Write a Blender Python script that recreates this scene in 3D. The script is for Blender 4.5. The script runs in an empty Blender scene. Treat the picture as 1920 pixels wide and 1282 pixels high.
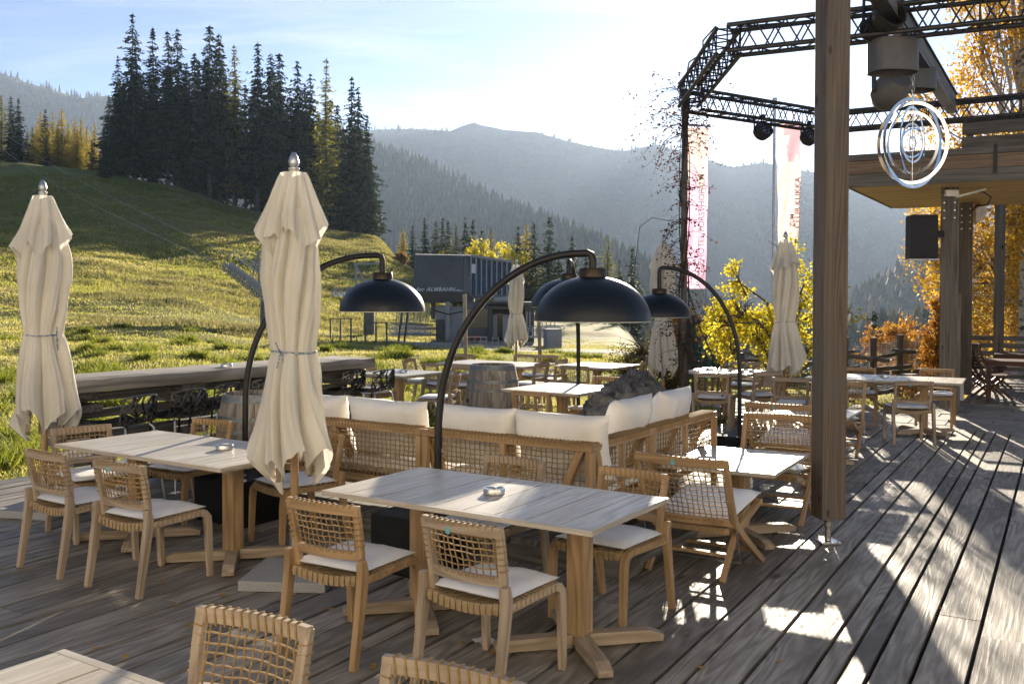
import bpy, math, random
import numpy as np
from mathutils import Vector, Matrix, noise as mnoise

random.seed(7)
RNG = np.random.default_rng(11)
SC = bpy.context.scene
C = SC.collection
R = math.radians
# ------------------------------------------------------------------ site axes and camera
H = 1.85                                  # eye height over the deck (deck top is z = 0)
F, PITCH, ROLL, HZ = 1790.0, R(1.138), R(0.163), 557.9
CY = HZ + F * math.tan(PITCH)
TH = R(57.2)                              # furniture and bar axis
U = Vector((math.sin(TH), -math.cos(TH), 0)); V = Vector((math.cos(TH), math.sin(TH), 0))
SUN_AZ, SUN_EL = R(11.95), R(12.48)


def ray(x, y):
    a, b = x - 960, y - CY
    cr, sr = math.cos(ROLL), math.sin(ROLL)
    x, y = a * cr + b * sr, -a * sr + b * cr
    u, v = x / F, -y / F
    c, s = math.cos(PITCH), math.sin(PITCH)
    return Vector((u, c + v * s, -s + v * c))


def at(x, y, z=0.0):
    d = ray(x, y)
    return Vector((0, 0, H)) + d * ((z - H) / d.z)


def atY(x, y, Y):
    d = ray(x, y)
    return Vector((0, 0, H)) + d * (Y / d.y)


# ------------------------------------------------------------------ mesh builder
class MB:
    def __init__(s):
        s.v = []; s.f = []; s.g = []; s.r = []; s.mi = []

    def add(s, vs, fs, gs=None, r=None, mi=0):
        o = len(s.v)
        if r is None: r = random.random()
        s.v += [tuple(p) for p in vs]
        if gs is None: gs = vs
        s.g += [tuple(p) for p in gs]
        s.r += [r] * len(vs)
        s.f += [tuple(i + o for i in f) for f in fs]
        s.mi += [mi] * len(fs)

    def beam(s, p0, p1, w, h, up=(0, 0, 1), w1=None, h1=None, r=None, mi=0):
        p0, p1, up = Vector(p0), Vector(p1), Vector(up)
        d = (p1 - p0); L = d.length
        if L < 1e-6: return
        d /= L
        sd = d.cross(up)
        if sd.length < 1e-4: sd = d.cross(Vector((1, 0, 0)))
        sd.normalize(); n = sd.cross(d)
        w1 = w if w1 is None else w1; h1 = h if h1 is None else h1
        o = random.random() * 60
        vs, gs = [], []
        for p, a, b, t in ((p0, w, h, 0), (p1, w1, h1, L)):
            for i, j in ((-.5, -.5), (.5, -.5), (.5, .5), (-.5, .5)):
                vs.append(p + sd * a * i + n * b * j); gs.append((t + o, a * i + o * .37, b * j + o * .71))
        s.add(vs, [(0, 1, 2, 3), (7, 6, 5, 4), (0, 4, 5, 1), (1, 5, 6, 2), (2, 6, 7, 3), (3, 7, 4, 0)], gs, r, mi)

    def box(s, c, sz, rz=0, r=None, mi=0):
        c = Vector(c); m = Matrix.Rotation(rz, 3, 'Z')
        ax = max(range(3), key=lambda i: sz[i])
        e = Vector((0, 0, 0)); e[ax] = sz[ax] / 2
        o1, o2 = [i for i in range(3) if i != ax]
        if ax == 2:
            s.beam(c - e, c + e, sz[0], sz[1], up=m @ Vector((0, 1, 0)), r=r, mi=mi)
        else:
            d = m @ e
            s.beam(c - d, c + d, sz[1 - ax], sz[2], r=r, mi=mi)

    def sweep(s, path, w, h, side=None, closed=False, r=None, mi=0):
        """rectangular section w (along side) x h along a path"""
        P = [Vector(p) for p in path]; n = len(P)
        W = w if isinstance(w, (list, tuple)) else [w] * n
        Hh = h if isinstance(h, (list, tuple)) else [h] * n
        o = random.random() * 60; t = 0
        vs, gs, fs = [], [], []
        for i, p in enumerate(P):
            if closed: d = P[(i + 1) % n] - P[i - 1]
            else: d = P[min(i + 1, n - 1)] - P[max(i - 1, 0)]
            d.normalize()
            sd = Vector(side) if side is not None else d.cross(Vector((0, 0, 1)))
            sd = (sd - d * sd.dot(d)).normalized(); nn = sd.cross(d)
            if i: t += (p - P[i - 1]).length
            for a, b in ((-.5, -.5), (.5, -.5), (.5, .5), (-.5, .5)):
                vs.append(p + sd * W[i] * a + nn * Hh[i] * b); gs.append((t + o, W[i] * a + o * .37, Hh[i] * b + o * .71))
        for i in range(n if closed else n - 1):
            a, b = i * 4, ((i + 1) % n) * 4
            for k in range(4):
                fs.append((a + k, a + (k + 1) % 4, b + (k + 1) % 4, b + k))
        if not closed: fs += [(3, 2, 1, 0), tuple(4 * (n - 1) + k for k in range(4))]
        s.add(vs, fs, gs, r, mi)

    def tube(s, path, rad, n=6, closed=False, r=None, mi=0, cap=True):
        P = [Vector(p) for p in path]; m = len(P)
        Rr = rad if isinstance(rad, (list, tuple)) else [rad] * m
        vs, fs, gs = [], [], []
        nn = None; t = 0; o = random.random() * 60
        for i, p in enumerate(P):
            if closed: d = P[(i + 1) % m] - P[i - 1]
            else: d = P[min(i + 1, m - 1)] - P[max(i - 1, 0)]
            if d.length < 1e-9: d = Vector((0, 0, 1))
            d.normalize()
            if nn is None:
                nn = d.orthogonal().normalized()
            else:
                nn = nn - d * nn.dot(d)
                nn = nn.normalized() if nn.length > 1e-6 else d.orthogonal().normalized()
            b = d.cross(nn)
            if i: t += (p - P[i - 1]).length
            for k in range(n):
                a = 2 * math.pi * k / n
                q = nn * math.cos(a) * Rr[i] + b * math.sin(a) * Rr[i]
                vs.append(p + q); gs.append((t + o, Rr[i] * math.cos(a) + o * .37, Rr[i] * math.sin(a) + o * .71))
        for i in range(m if closed else m - 1):
            a, b2 = i * n, ((i + 1) % m) * n
            for k in range(n):
                fs.append((a + k, a + (k + 1) % n, b2 + (k + 1) % n, b2 + k))
        if cap and not closed:
            fs += [tuple(range(n - 1, -1, -1)), tuple((m - 1) * n + k for k in range(n))]
        s.add(vs, fs, gs, r, mi)

    def lathe(s, prof, n=24, c=(0, 0, 0), r=None, mi=0, M=None):
        c = Vector(c); vs, fs = [], []
        m = len(prof)
        for (q, z) in prof:
            for k in range(n):
                a = 2 * math.pi * k / n
                p = Vector((q * math.cos(a), q * math.sin(a), z))
                if M is not None: p = M @ p
                vs.append(c + p)
        for i in range(m - 1):
            for k in range(n):
                fs.append((i * n + k, i * n + (k + 1) % n, (i + 1) * n + (k + 1) % n, (i + 1) * n + k))
        if prof[0][0] > 1e-4 and False: pass
        s.add(vs, fs, None, r, mi)

    def grid(s, P, ci=False, cj=False, r=None, mi=0, gs=None):
        ni, nj = len(P), len(P[0])
        vs = [p for row in P for p in row]; fs = []
        for i in range(ni if ci else ni - 1):
            for j in range(nj if cj else nj - 1):
                a, b = (i + 1) % ni, (j + 1) % nj
                fs.append((i * nj + j, a * nj + j, a * nj + b, i * nj + b))
        s.add(vs, fs, gs, r, mi)

    def pillow(s, w, d, t, M=None, n=12, seed=0, pinch=.06, wr=.006, r=None):
        """a stuffed cushion: two puffed faces meeting in a seam"""
        def P(i, j, sg):
            a, b = 2 * i / n - 1, 2 * j / n - 1
            e = max(0, (1 - a ** 4)) ** .45 * max(0, (1 - b ** 4)) ** .45
            x = a * w / 2 * (1 - pinch * (1 - abs(b) ** 2) * abs(a) ** 3)
            y = b * d / 2 * (1 - pinch * (1 - abs(a) ** 2) * abs(b) ** 3)
            q = Vector((x * 7 + seed * 3.1, y * 7, seed))
            z = sg * t / 2 * e + (mnoise.noise(q) * wr * 2 + mnoise.noise(q * 2.7) * wr) * e ** .5
            p = Vector((x, y, z))
            return M @ p if M is not None else p
        vs, fs = [], []
        idx = {}
        for sg in (1, -1):
            for i in range(n + 1):
                for j in range(n + 1):
                    edge = i in (0, n) or j in (0, n)
                    if edge and (1, i, j) in idx: idx[(sg, i, j)] = idx[(1, i, j)]; continue
                    idx[(sg, i, j)] = len(vs); vs.append(P(i, j, sg))
            for i in range(n):
                for j in range(n):
                    q = [idx[(sg, i, j)], idx[(sg, i + 1, j)], idx[(sg, i + 1, j + 1)], idx[(sg, i, j + 1)]]
                    fs.append(tuple(q if sg > 0 else q[::-1]))
        s.add(vs, fs, None, r)

    def build(s, name, mat, parent=None, smooth=None, bevel=None, loc=None, rz=None):
        me = bpy.data.meshes.new(name)
        me.from_pydata(s.v, [], s.f)
        a = me.attributes.new('g', 'FLOAT_VECTOR', 'POINT'); a.data.foreach_set('vector', np.array(s.g, 'f').ravel())
        a = me.attributes.new('r', 'FLOAT', 'POINT'); a.data.foreach_set('value', np.array(s.r, 'f'))
        mats = mat if isinstance(mat, (list, tuple)) else [mat]
        for m in mats: me.materials.append(m)
        if len(mats) > 1: me.polygons.foreach_set('material_index', s.mi)
        if smooth is not None:
            me.polygons.foreach_set('use_smooth', [True] * len(me.polygons))
            if smooth < 179: me.set_sharp_from_angle(angle=R(smooth))
        me.update()
        o = bpy.data.objects.new(name, me); C.objects.link(o)
        if parent is not None: o.parent = parent
        if loc is not None: o.location = loc
        if rz is not None: o.rotation_euler = (0, 0, rz)
        if bevel:
            b = o.modifiers.new('edge', 'BEVEL'); b.width = bevel; b.segments = 2; b.limit_method = 'ANGLE'; b.angle_limit = R(50)
        return o


def mesh_np(name, vs, fs, mat, parent=None, r=None, smooth=False):
    """big meshes straight from arrays; fs is (n, 3) or (n, 4)"""
    vs = np.asarray(vs, 'f'); fs = np.asarray(fs, 'i')
    me = bpy.data.meshes.new(name)
    k = fs.shape[1]
    me.vertices.add(len(vs)); me.vertices.foreach_set('co', vs.ravel())
    me.loops.add(fs.size); me.loops.foreach_set('vertex_index', fs.ravel())
    me.polygons.add(len(fs)); me.polygons.foreach_set('loop_start', np.arange(0, fs.size, k, dtype='i'))
    me.update(calc_edges=True); me.validate()
    if r is not None:
        a = me.attributes.new('r', 'FLOAT', 'POINT'); a.data.foreach_set('value', np.asarray(r, 'f'))
    if smooth: me.polygons.foreach_set('use_smooth', [True] * len(me.polygons))
    for m in (mat if isinstance(mat, (list, tuple)) else [mat]): me.materials.append(m)
    o = bpy.data.objects.new(name, me); C.objects.link(o)
    if parent is not None: o.parent = parent
    return o


def tag(o, label=None, cat=None, group=None, kind=None):
    if label: o['label'] = label
    if cat: o['category'] = cat
    if group: o['group'] = group
    if kind: o['kind'] = kind
    return o


def thing(name, label, cat, loc=(0, 0, 0), rz=0, group=None):
    o = bpy.data.objects.new(name, None); C.objects.link(o)
    o.empty_display_size = .1
    o.location = loc; o.rotation_euler = (0, 0, rz)
    return tag(o, label, cat, group)


def kids(o):
    return [c for c in ALLKIDS.get(o.name, [])] or list(o.children)


ALLKIDS = {}


def dup(root, label, loc, rz=0, group=None, scale=None):
    c = root.copy(); C.objects.link(c)
    c.location = loc; c.rotation_euler = (0, 0, rz)
    if scale is not None: c.scale = scale if hasattr(scale, '__len__') else (scale,) * 3
    c['label'] = label
    if group: c['group'] = group
    for ch in list(root.children):
        k = ch.copy(); C.objects.link(k); k.parent = c
        for g in list(ch.children):
            q = g.copy(); C.objects.link(q); q.parent = k
    return c


# ------------------------------------------------------------------ numpy noise
_P = RNG.random((256, 256))


def vnoise(x, y):
    x = np.asarray(x, float); y = np.asarray(y, float)
    xi = np.floor(x).astype(int); yi = np.floor(y).astype(int)
    fx, fy = x - xi, y - yi
    fx = fx * fx * (3 - 2 * fx); fy = fy * fy * (3 - 2 * fy)
    g = lambda a, b: _P[a & 255, b & 255]
    return (g(xi, yi) * (1 - fx) + g(xi + 1, yi) * fx) * (1 - fy) + (g(xi, yi + 1) * (1 - fx) + g(xi + 1, yi + 1) * fx) * fy


def fbm(x, y, o=4):
    t = 0; a = .5
    for i in range(o):
        t = t + a * (vnoise(x * 2 ** i + 17.3 * i, y * 2 ** i + 5.1 * i) - .5); a *= .5
    return t
# ------------------------------------------------------------------ materials
def nodes(name):
    m = bpy.data.materials.new(name); m.use_nodes = True
    nt = m.node_tree
    for n in list(nt.nodes): nt.nodes.remove(n)
    out = nt.nodes.new('ShaderNodeOutputMaterial')
    return m, nt, out


def N(nt, t, **kw):
    n = nt.nodes.new(t)
    for k, v in kw.items():
        if k.startswith('_'): setattr(n, k[1:], v)
        else: n.inputs[k].default_value = v
    return n


def ramp(nt, fac, stops):
    n = nt.nodes.new('ShaderNodeValToRGB')
    el = n.color_ramp.elements
    while len(el) < len(stops): el.new(.5)
    for e, (p, c) in zip(el, stops):
        e.position = p; e.color = (*c, 1) if len(c) == 3 else c
    nt.links.new(fac, n.inputs[0])
    return n.outputs[0]


def coords(nt, src, scale):
    if src == 'g':
        a = nt.nodes.new('ShaderNodeAttribute'); a.attribute_name = 'g'; s = a.outputs['Vector']
    else:
        a = nt.nodes.new('ShaderNodeTexCoord'); s = a.outputs[src]
    mp = nt.nodes.new('ShaderNodeMapping'); mp.inputs['Scale'].default_value = scale
    nt.links.new(s, mp.inputs[0])
    return mp.outputs[0]


def noise(nt, vec, sc, det=4, rough=.55, dist=0):
    n = N(nt, 'ShaderNodeTexNoise', Scale=sc, Detail=det, Roughness=rough, Distortion=dist)
    nt.links.new(vec, n.inputs['Vector'])
    return n.outputs['Fac']


def math_(nt, op, a, b):
    n = nt.nodes.new('ShaderNodeMath'); n.operation = op
    for i, x in enumerate((a, b)):
        if isinstance(x, (int, float)): n.inputs[i].default_value = x
        else: nt.links.new(x, n.inputs[i])
    return n.outputs[0]


def mix(nt, fac, a, b, mode='MIX'):
    n = nt.nodes.new('ShaderNodeMix'); n.data_type = 'RGBA'; n.blend_type = mode
    for i, x in ((0, fac), (6, a), (7, b)):
        if isinstance(x, (int, float)): n.inputs[i].default_value = x
        elif isinstance(x, tuple): n.inputs[i].default_value = (*x, 1)
        else: nt.links.new(x, n.inputs[i])
    return n.outputs[2]


def bump(nt, h, st, d=.01):
    b = N(nt, 'ShaderNodeBump', Strength=st, Distance=d)
    nt.links.new(h, b.inputs['Height'])
    return b.outputs[0]


def attr_r(nt):
    a = nt.nodes.new('ShaderNodeAttribute'); a.attribute_name = 'r'
    return a.outputs['Fac']


def wood(name, dark, light, rough=(.5, .75), gs=(1.6, 34, 34), grain=.6, var=.25, bmp=.35, blotch=None, spec=.4, tone=None, wv=.16, knots=0):
    m, nt, out = nodes(name)
    v = coords(nt, 'g', gs)
    n1 = noise(nt, v, 1.0, 6, .6, .6)
    v2 = coords(nt, 'g', (gs[0] * .45, gs[1] * .22, gs[2] * .22))
    n2 = noise(nt, v2, 1.0, 3, .5, 1.2)
    # growth rings: contour lines of a slow noise stretched along the board
    v3 = coords(nt, 'g', (gs[0] * .32, gs[1] * wv, gs[2] * wv))
    n3 = noise(nt, v3, 1.0, 1.5, .45, .25)
    ring = math_(nt, 'ADD', math_(nt, 'MULTIPLY', math_(nt, 'SINE', math_(nt, 'MULTIPLY', n3, 62.0), 0), .5), .5)
    gr = math_(nt, 'ADD', math_(nt, 'MULTIPLY', n1, grain), math_(nt, 'MULTIPLY', ring, (1 - grain) * .45))
    gr = math_(nt, 'ADD', gr, math_(nt, 'MULTIPLY', n2, (1 - grain) * .55))
    col = ramp(nt, gr, [(.25, dark), (.7, light)])
    if blotch:
        b = noise(nt, coords(nt, 'g', (1.1, 2.6, 2.6)), 1.3, 4, .6)
        col = mix(nt, ramp(nt, b, [(.45, (0, 0, 0)), (.68, (1, 1, 1))]), col, blotch)
    if knots:
        vo = N(nt, 'ShaderNodeTexVoronoi', Scale=1.0)
        nt.links.new(coords(nt, 'g', (2.6 * knots, 5.2 * knots, 5.2 * knots)), vo.inputs['Vector'])
        kd = ramp(nt, vo.outputs['Distance'], [(.05, (.22, .2, .18)), (.085, (.45, .42, .4)), (.13, (1, 1, 1))])
        col = mix(nt, 1.0, col, kd, 'MULTIPLY')
    oi = nt.nodes.new('ShaderNodeObjectInfo')
    rr = math_(nt, 'ADD', math_(nt, 'MULTIPLY', attr_r(nt), .7), math_(nt, 'MULTIPLY', oi.outputs['Random'], .3))
    hs = N(nt, 'ShaderNodeHueSaturation')
    nt.links.new(math_(nt, 'ADD', math_(nt, 'MULTIPLY', rr, var), 1 - var / 2), hs.inputs['Value'])
    if tone: nt.links.new(math_(nt, 'ADD', math_(nt, 'MULTIPLY', rr, -tone), 1 + tone / 2), hs.inputs['Saturation'])
    nt.links.new(col, hs.inputs['Color'])
    p = N(nt, 'ShaderNodeBsdfPrincipled')
    p.inputs['Specular IOR Level'].default_value = spec
    nt.links.new(hs.outputs[0], p.inputs['Base Color'])
    nt.links.new(ramp(nt, gr, [(.2, (rough[1],) * 3), (.8, (rough[0],) * 3)]), p.inputs['Roughness'])
    nt.links.new(bump(nt, gr, bmp, .006), p.inputs['Normal'])
    nt.links.new(p.outputs[0], out.inputs[0])
    return m


def pm(name, c1, c2=None, sc=8, rough=.6, metal=0, bmp=.0, bsc=None, coord='Object', scale=(1, 1, 1), det=4, spec=.5, transl=0, bd=.01, var=0, lo=.35, hi=.68, tcol=None):
    """noise-varied principled surface, optionally mixed with translucency"""
    m, nt, out = nodes(name)
    c2 = c2 or tuple(x * .8 for x in c1)
    v = coords(nt, coord, scale)
    n1 = noise(nt, v, sc, det)
    col = ramp(nt, n1, [(lo, c1), (hi, c2)])
    if var:
        hs = N(nt, 'ShaderNodeHueSaturation')
        nt.links.new(math_(nt, 'ADD', math_(nt, 'MULTIPLY', attr_r(nt), var), 1 - var / 2), hs.inputs['Value'])
        nt.links.new(col, hs.inputs['Color']); col = hs.outputs[0]
    p = N(nt, 'ShaderNodeBsdfPrincipled', Roughness=rough, Metallic=metal)
    p.inputs['Specular IOR Level'].default_value = spec
    nt.links.new(col, p.inputs['Base Color'])
    if bmp: nt.links.new(bump(nt, noise(nt, v, bsc or sc * 3, 5), bmp, bd), p.inputs['Normal'])
    sh = p.outputs[0]
    if transl:
        t = nt.nodes.new('ShaderNodeBsdfTranslucent')
        if tcol: t.inputs[0].default_value = (*tcol, 1)
        else: nt.links.new(col, t.inputs[0])
        x = N(nt, 'ShaderNodeMixShader'); x.inputs[0].default_value = transl
        nt.links.new(sh, x.inputs[1]); nt.links.new(t.outputs[0], x.inputs[2]); sh = x.outputs[0]
    nt.links.new(sh, out.inputs[0])
    return m


def leafmat(name, stops, transl=.45, rough=.55, spec=.25, patch=None):
    """leaf colour picked by each leaf's own random value, part of the light passes through"""
    m, nt, out = nodes(name)
    col = ramp(nt, attr_r(nt), stops)
    if patch:
        v = coords(nt, 'Object', (1, 1, 0))
        a = noise(nt, v, .16, 5, .65, .6); b_ = noise(nt, v, .9, 4, .65)
        k = math_(nt, 'ADD', math_(nt, 'MULTIPLY', a, .6), math_(nt, 'MULTIPLY', b_, .4))
        col = mix(nt, ramp(nt, k, [(.50, (0, 0, 0)), (.60, (.8, .8, .8))]), col, patch[0])
        col = mix(nt, ramp(nt, k, [(.38, (.75, .75, .75)), (.46, (0, 0, 0))]), col, patch[1])
    p = N(nt, 'ShaderNodeBsdfPrincipled', Roughness=rough)
    p.inputs['Specular IOR Level'].default_value = spec
    nt.links.new(col, p.inputs['Base Color'])
    t = nt.nodes.new('ShaderNodeBsdfTranslucent'); nt.links.new(col, t.inputs[0])
    x = N(nt, 'ShaderNodeMixShader'); x.inputs[0].default_value = transl
    nt.links.new(p.outputs[0], x.inputs[1]); nt.links.new(t.outputs[0], x.inputs[2])
    nt.links.new(x.outputs[0], out.inputs[0])
    return m


M = {}
M['deck'] = wood('weathered deck boards', (.115, .101, .084), (.42, .378, .318), (.42, .7), (2.2, 58, 58), .60, .8, .65, (.16, .142, .118), .5, knots=.55, wv=.10)
M['step'] = wood('old dark planks', (.045, .042, .036), (.20, .185, .16), (.6, .85), (1.3, 26, 26), .5, .4, .6)
M['teak'] = wood('oiled teak', (.25, .148, .066), (.50, .335, .175), (.45, .65), (1.8, 30, 30), .55, .22, .2)
M['teakgrey'] = wood('silvered teak', (.24, .175, .115), (.47, .375, .275), (.5, .72), (1.8, 30, 30), .55, .25, .25)
M['teaktop'] = wood('bleached teak top', (.34, .30, .24), (.60, .555, .475), (.28, .48), (2.0, 40, 40), .5, .22, .2, (.42, .36, .28), .55)
M['post'] = wood('brown weathered timber', (.050, .037, .028), (.165, .125, .095), (.6, .8), (.8, 22, 22), .6, .3, .3, (.105, .092, .08), wv=.45, knots=1.0)
M['grey_timber'] = wood('grey weathered timber', (.06, .055, .048), (.21, .185, .155), (.65, .85), (.9, 20, 20), .6, .3, .3, wv=.35, knots=.8)
M['slab'] = wood('thick weathered slab', (.10, .085, .065), (.36, .33, .285), (.55, .8), (.9, 20, 20), .45, .2, .8)
M['soffit'] = wood('larch soffit', (.52, .31, .13), (.76, .51, .26), (.5, .7), (.8, 14, 14), .5, .12, .15)
M['lodge'] = wood('pale bounce cladding', (.66, .62, .55), (.80, .765, .70), (.6, .8), (.8, 14, 14), .5, .2, .2)  # cladding of the added lodge, kept pale to bounce more sun
M['barrel'] = wood('old oak staves', (.13, .115, .098), (.38, .33, .275), (.6, .85), (2.2, 22, 22), .5, .5, .5)
M['redwood'] = wood('dark red hardwood', (.045, .016, .009), (.13, .05, .028), (.4, .6), (1.6, 30, 30), .5, .25, .2)
M['trim'] = pm('zinc hoop', (.23, .25, .25), (.14, .15, .15), 20, .5, .7, .1)
M['rope'] = pm('woven cord', (.36, .235, .10), (.25, .155, .06), 60, .8, 0, .3, 200)
M['strap'] = pm('seat strap cord', (.40, .285, .15), (.28, .19, .095), 40, .8, 0, .3, 180)
M['pad'] = pm('white outdoor fabric', (.88, .875, .86), (.82, .815, .80), 5, .9, 0, .25, 260, bd=.002, spec=.2)
M['sofa_fabric'] = pm('cream sofa fabric', (.86, .835, .79), (.79, .765, .715), 4, .9, 0, .25, 240, bd=.002, spec=.2)
M['canvas'] = pm('cream parasol canvas', (.82, .785, .70), (.76, .72, .63), 3.0, .9, 0, .15, 160, bd=.002, spec=.2, transl=.3)
M['lamp_blue'] = pm('matt night blue lacquer', (.007, .011, .017), (.006, .009, .014), 6, .42, .0, .02, 60, spec=.35)
M['lamp_in'] = pm('white lamp inside', (.62, .60, .55), (.55, .53, .48), 6, .6)
M['bronze'] = pm('dark bronze', (.035, .026, .018), (.055, .04, .025), 12, .38, .7)
M['black'] = pm('black metal', (.012, .012, .012), (.02, .02, .02), 12, .45, .3)
M['blackbox'] = pm('black steel box', (.006, .006, .007), (.010, .010, .010), 9, .6, .0, spec=.3)
M['blackplast'] = pm('black shell plastic', (.012, .013, .016), (.018, .018, .02), 10, .3, 0, spec=.6)
M['steel'] = pm('brushed steel', (.62, .61, .58), (.5, .49, .47), 30, .28, 1.0)
M['mirror'] = pm('polished steel', (.80, .80, .79), (.74, .74, .73), 10, .05, 1.0)
M['alu'] = pm('aluminium', (.55, .56, .57), (.45, .46, .47), 10, .4, .9)
M['truss'] = pm('dark truss tube', (.045, .043, .042), (.075, .07, .065), 12, .42, .6)
M['granite'] = pm('grey granite', (.40, .40, .39), (.25, .25, .25), 140, .75, 0, .35, 200, bd=.003)
M['boulder'] = pm('dark boulder', (.19, .18, .168), (.05, .048, .046), 6, .9, 0, 1.0, 14, bd=.05, det=10)
M['rope_blue'] = pm('blue tie cord', (.05, .11, .22), (.5, .52, .54), 90, .8, lo=.48, hi=.52)
M['tag'] = pm('light blue tag', (.16, .46, .55), (.14, .42, .50), 10, .6)
M['concrete'] = pm('pale concrete', (.42, .41, .39), (.32, .31, .29), 2.2, .85, 0, .2, 30)
M['panel'] = pm('grey metal cladding', (.165, .16, .152), (.135, .13, .123), .8, .6, .1)
M['panel_dark'] = pm('dark grey cladding', (.07, .067, .064), (.052, .05, .048), .8, .5, .2)
M['panel_light'] = pm('light grey plate', (.38, .37, .355), (.32, .31, .295), 1.2, .6, .05)
M['glass_dark'] = pm('dark window glass', (.010, .011, .013), (.018, .019, .022), .5, .08, 0, spec=.8)
M['glass_green'] = pm('green cabin glass', (.05, .065, .04), (.08, .10, .06), .8, .15, 0, spec=.7)
M['white_paint'] = pm('white paint', (.78, .78, .77), (.72, .72, .71), 4, .5)
M['orange_paint'] = pm('orange paint', (.55, .13, .03), (.45, .10, .02), 4, .5)
M['speaker'] = pm('black speaker cover', (.018, .017, .018), (.028, .026, .027), 4, .75, 0, .15, 30)
M['grey_shade'] = pm('grey lamp drum', (.12, .115, .115), (.09, .085, .085), 5, .55, .1)
M['glass_fence'] = pm('frosted glass pane', (.36, .40, .37), (.30, .34, .31), 1.5, .15, 0, spec=.7, transl=.5)
M['green_net'] = pm('green net cloth', (.022, .06, .05), (.035, .085, .07), 14, .7, transl=.2)
M['stone_pave'] = pm('grey stone paving', (.30, .295, .28), (.21, .205, .195), 3.5, .85, 0, .35, 30, var=.35)
M['paper'] = pm('white paper', (.8, .8, .78), (.7, .7, .68), 5, .7)
M['pink'] = pm('pink banner cloth', (.86, .54, .74), (.80, .46, .67), 2, .75, transl=.55, spec=.2)
M['ivory'] = pm('pale banner cloth', (.76, .64, .60), (.66, .52, .50), 1.2, .75, transl=.55, spec=.2)
M['white_print'] = pm('white print', (.85, .82, .82), (.8, .77, .77), 2, .75, transl=.55)
M['mauve'] = pm('mauve print', (.64, .38, .46), (.7, .46, .53), 2, .75, transl=.4, spec=.2)
M['bark'] = pm('grey bark', (.13, .105, .08), (.06, .048, .038), 7, .9, 0, .8, 22, scale=(1, 1, .25))
M['birchbark'] = pm('birch bark', (.42, .38, .32), (.07, .06, .05), 5, .85, 0, .4, 20, scale=(1, 1, 2.2), lo=.5, hi=.62)
M['twig'] = pm('dark twig', (.045, .034, .026), (.07, .05, .038), 10, .85)
M['spruce'] = leafmat('spruce needles', [(0, (.014, .026, .014)), (.5, (.028, .047, .020)), (1, (.055, .075, .028))], .25, .7)
M['sprucelit'] = leafmat('young spruce needles', [(0, (.022, .040, .018)), (.5, (.045, .068, .024)), (1, (.08, .10, .032))], .3, .7)  # lighter needle green of the young spruces
M['larch'] = leafmat('golden larch needles', [(0, (.24, .21, .03)), (.5, (.46, .37, .05)), (1, (.56, .41, .06))], .5, .7)
M['larchgreen'] = leafmat('yellow green larch needles', [(0, (.12, .13, .025)), (.5, (.23, .225, .035)), (1, (.36, .32, .05))], .45, .7)
M['yellowleaf'] = leafmat('yellow leaves', [(0, (.36, .34, .025)), (.5, (.62, .54, .035)), (1, (.76, .60, .05))], .6)
M['birchleaf'] = leafmat('orange birch leaves', [(0, (.36, .19, .018)), (.5, (.60, .35, .03)), (1, (.74, .50, .07))], .55)
M['orangeleaf'] = leafmat('rust orange leaves', [(0, (.30, .11, .015)), (.5, (.50, .23, .03)), (1, (.60, .36, .05))], .5)
M['bushleaf'] = leafmat('olive bush leaves', [(0, (.06, .055, .025)), (.5, (.11, .095, .035)), (1, (.19, .15, .05))], .4)
M['vineleaf'] = leafmat('dry vine leaves', [(0, (.06, .018, .014)), (.5, (.11, .035, .022)), (1, (.16, .07, .03))], .4)
M['litter'] = leafmat('fallen leaf', [(0, (.36, .20, .04)), (.5, (.48, .30, .06)), (1, (.30, .16, .04))], .3)
M['grassblade'] = leafmat('grass blades', [(0, (.18, .185, .040)), (.5, (.37, .35, .070)), (.8, (.48, .425, .10)), (1, (.55, .47, .22))], .75, .6, .3, ((.48, .41, .19), (.20, .235, .05)))
M['tussock'] = leafmat('dark tussock blades', [(0, (.09, .12, .018)), (.6, (.22, .25, .028)), (1, (.34, .33, .04))], .6, .6, .3)
M['straw'] = leafmat('dry grass', [(0, (.17, .16, .05)), (.5, (.27, .235, .085)), (1, (.40, .34, .16))], .4, .7)
M['autumn'] = leafmat('far autumn trees', [(0, (.022, .04, .018)), (.5, (.06, .07, .02)), (.72, (.20, .15, .03)), (1, (.30, .17, .03))], .2, .8)
M['farspruce'] = leafmat('far spruces', [(0, (.012, .026, .014)), (.7, (.035, .055, .022)), (.96, (.05, .07, .026)), (1, (.15, .13, .035))], .15, .8)


def ground_mat(name, a, b, c, path=None):
    m, nt, out = nodes(name)
    v = coords(nt, 'Object', (1, 1, 1))
    n1 = noise(nt, v, .09, 5, .6); n2 = noise(nt, v, 1.1, 5, .65); n3 = noise(nt, v, 9, 4, .7)
    k = math_(nt, 'ADD', math_(nt, 'MULTIPLY', n2, .6), math_(nt, 'MULTIPLY', n3, .4))
    col = ramp(nt, k, [(.32, a), (.62, b)])
    col = mix(nt, ramp(nt, n1, [(.45, (0, 0, 0)), (.65, (1, 1, 1))]), col, c)
    p = N(nt, 'ShaderNodeBsdfPrincipled', Roughness=.9); p.inputs['Specular IOR Level'].default_value = .15
    nt.links.new(col, p.inputs['Base Color'])
    nt.links.new(bump(nt, k, .8, .12), p.inputs['Normal'])
    nt.links.new(p.outputs[0], out.inputs[0])
    return m


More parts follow.
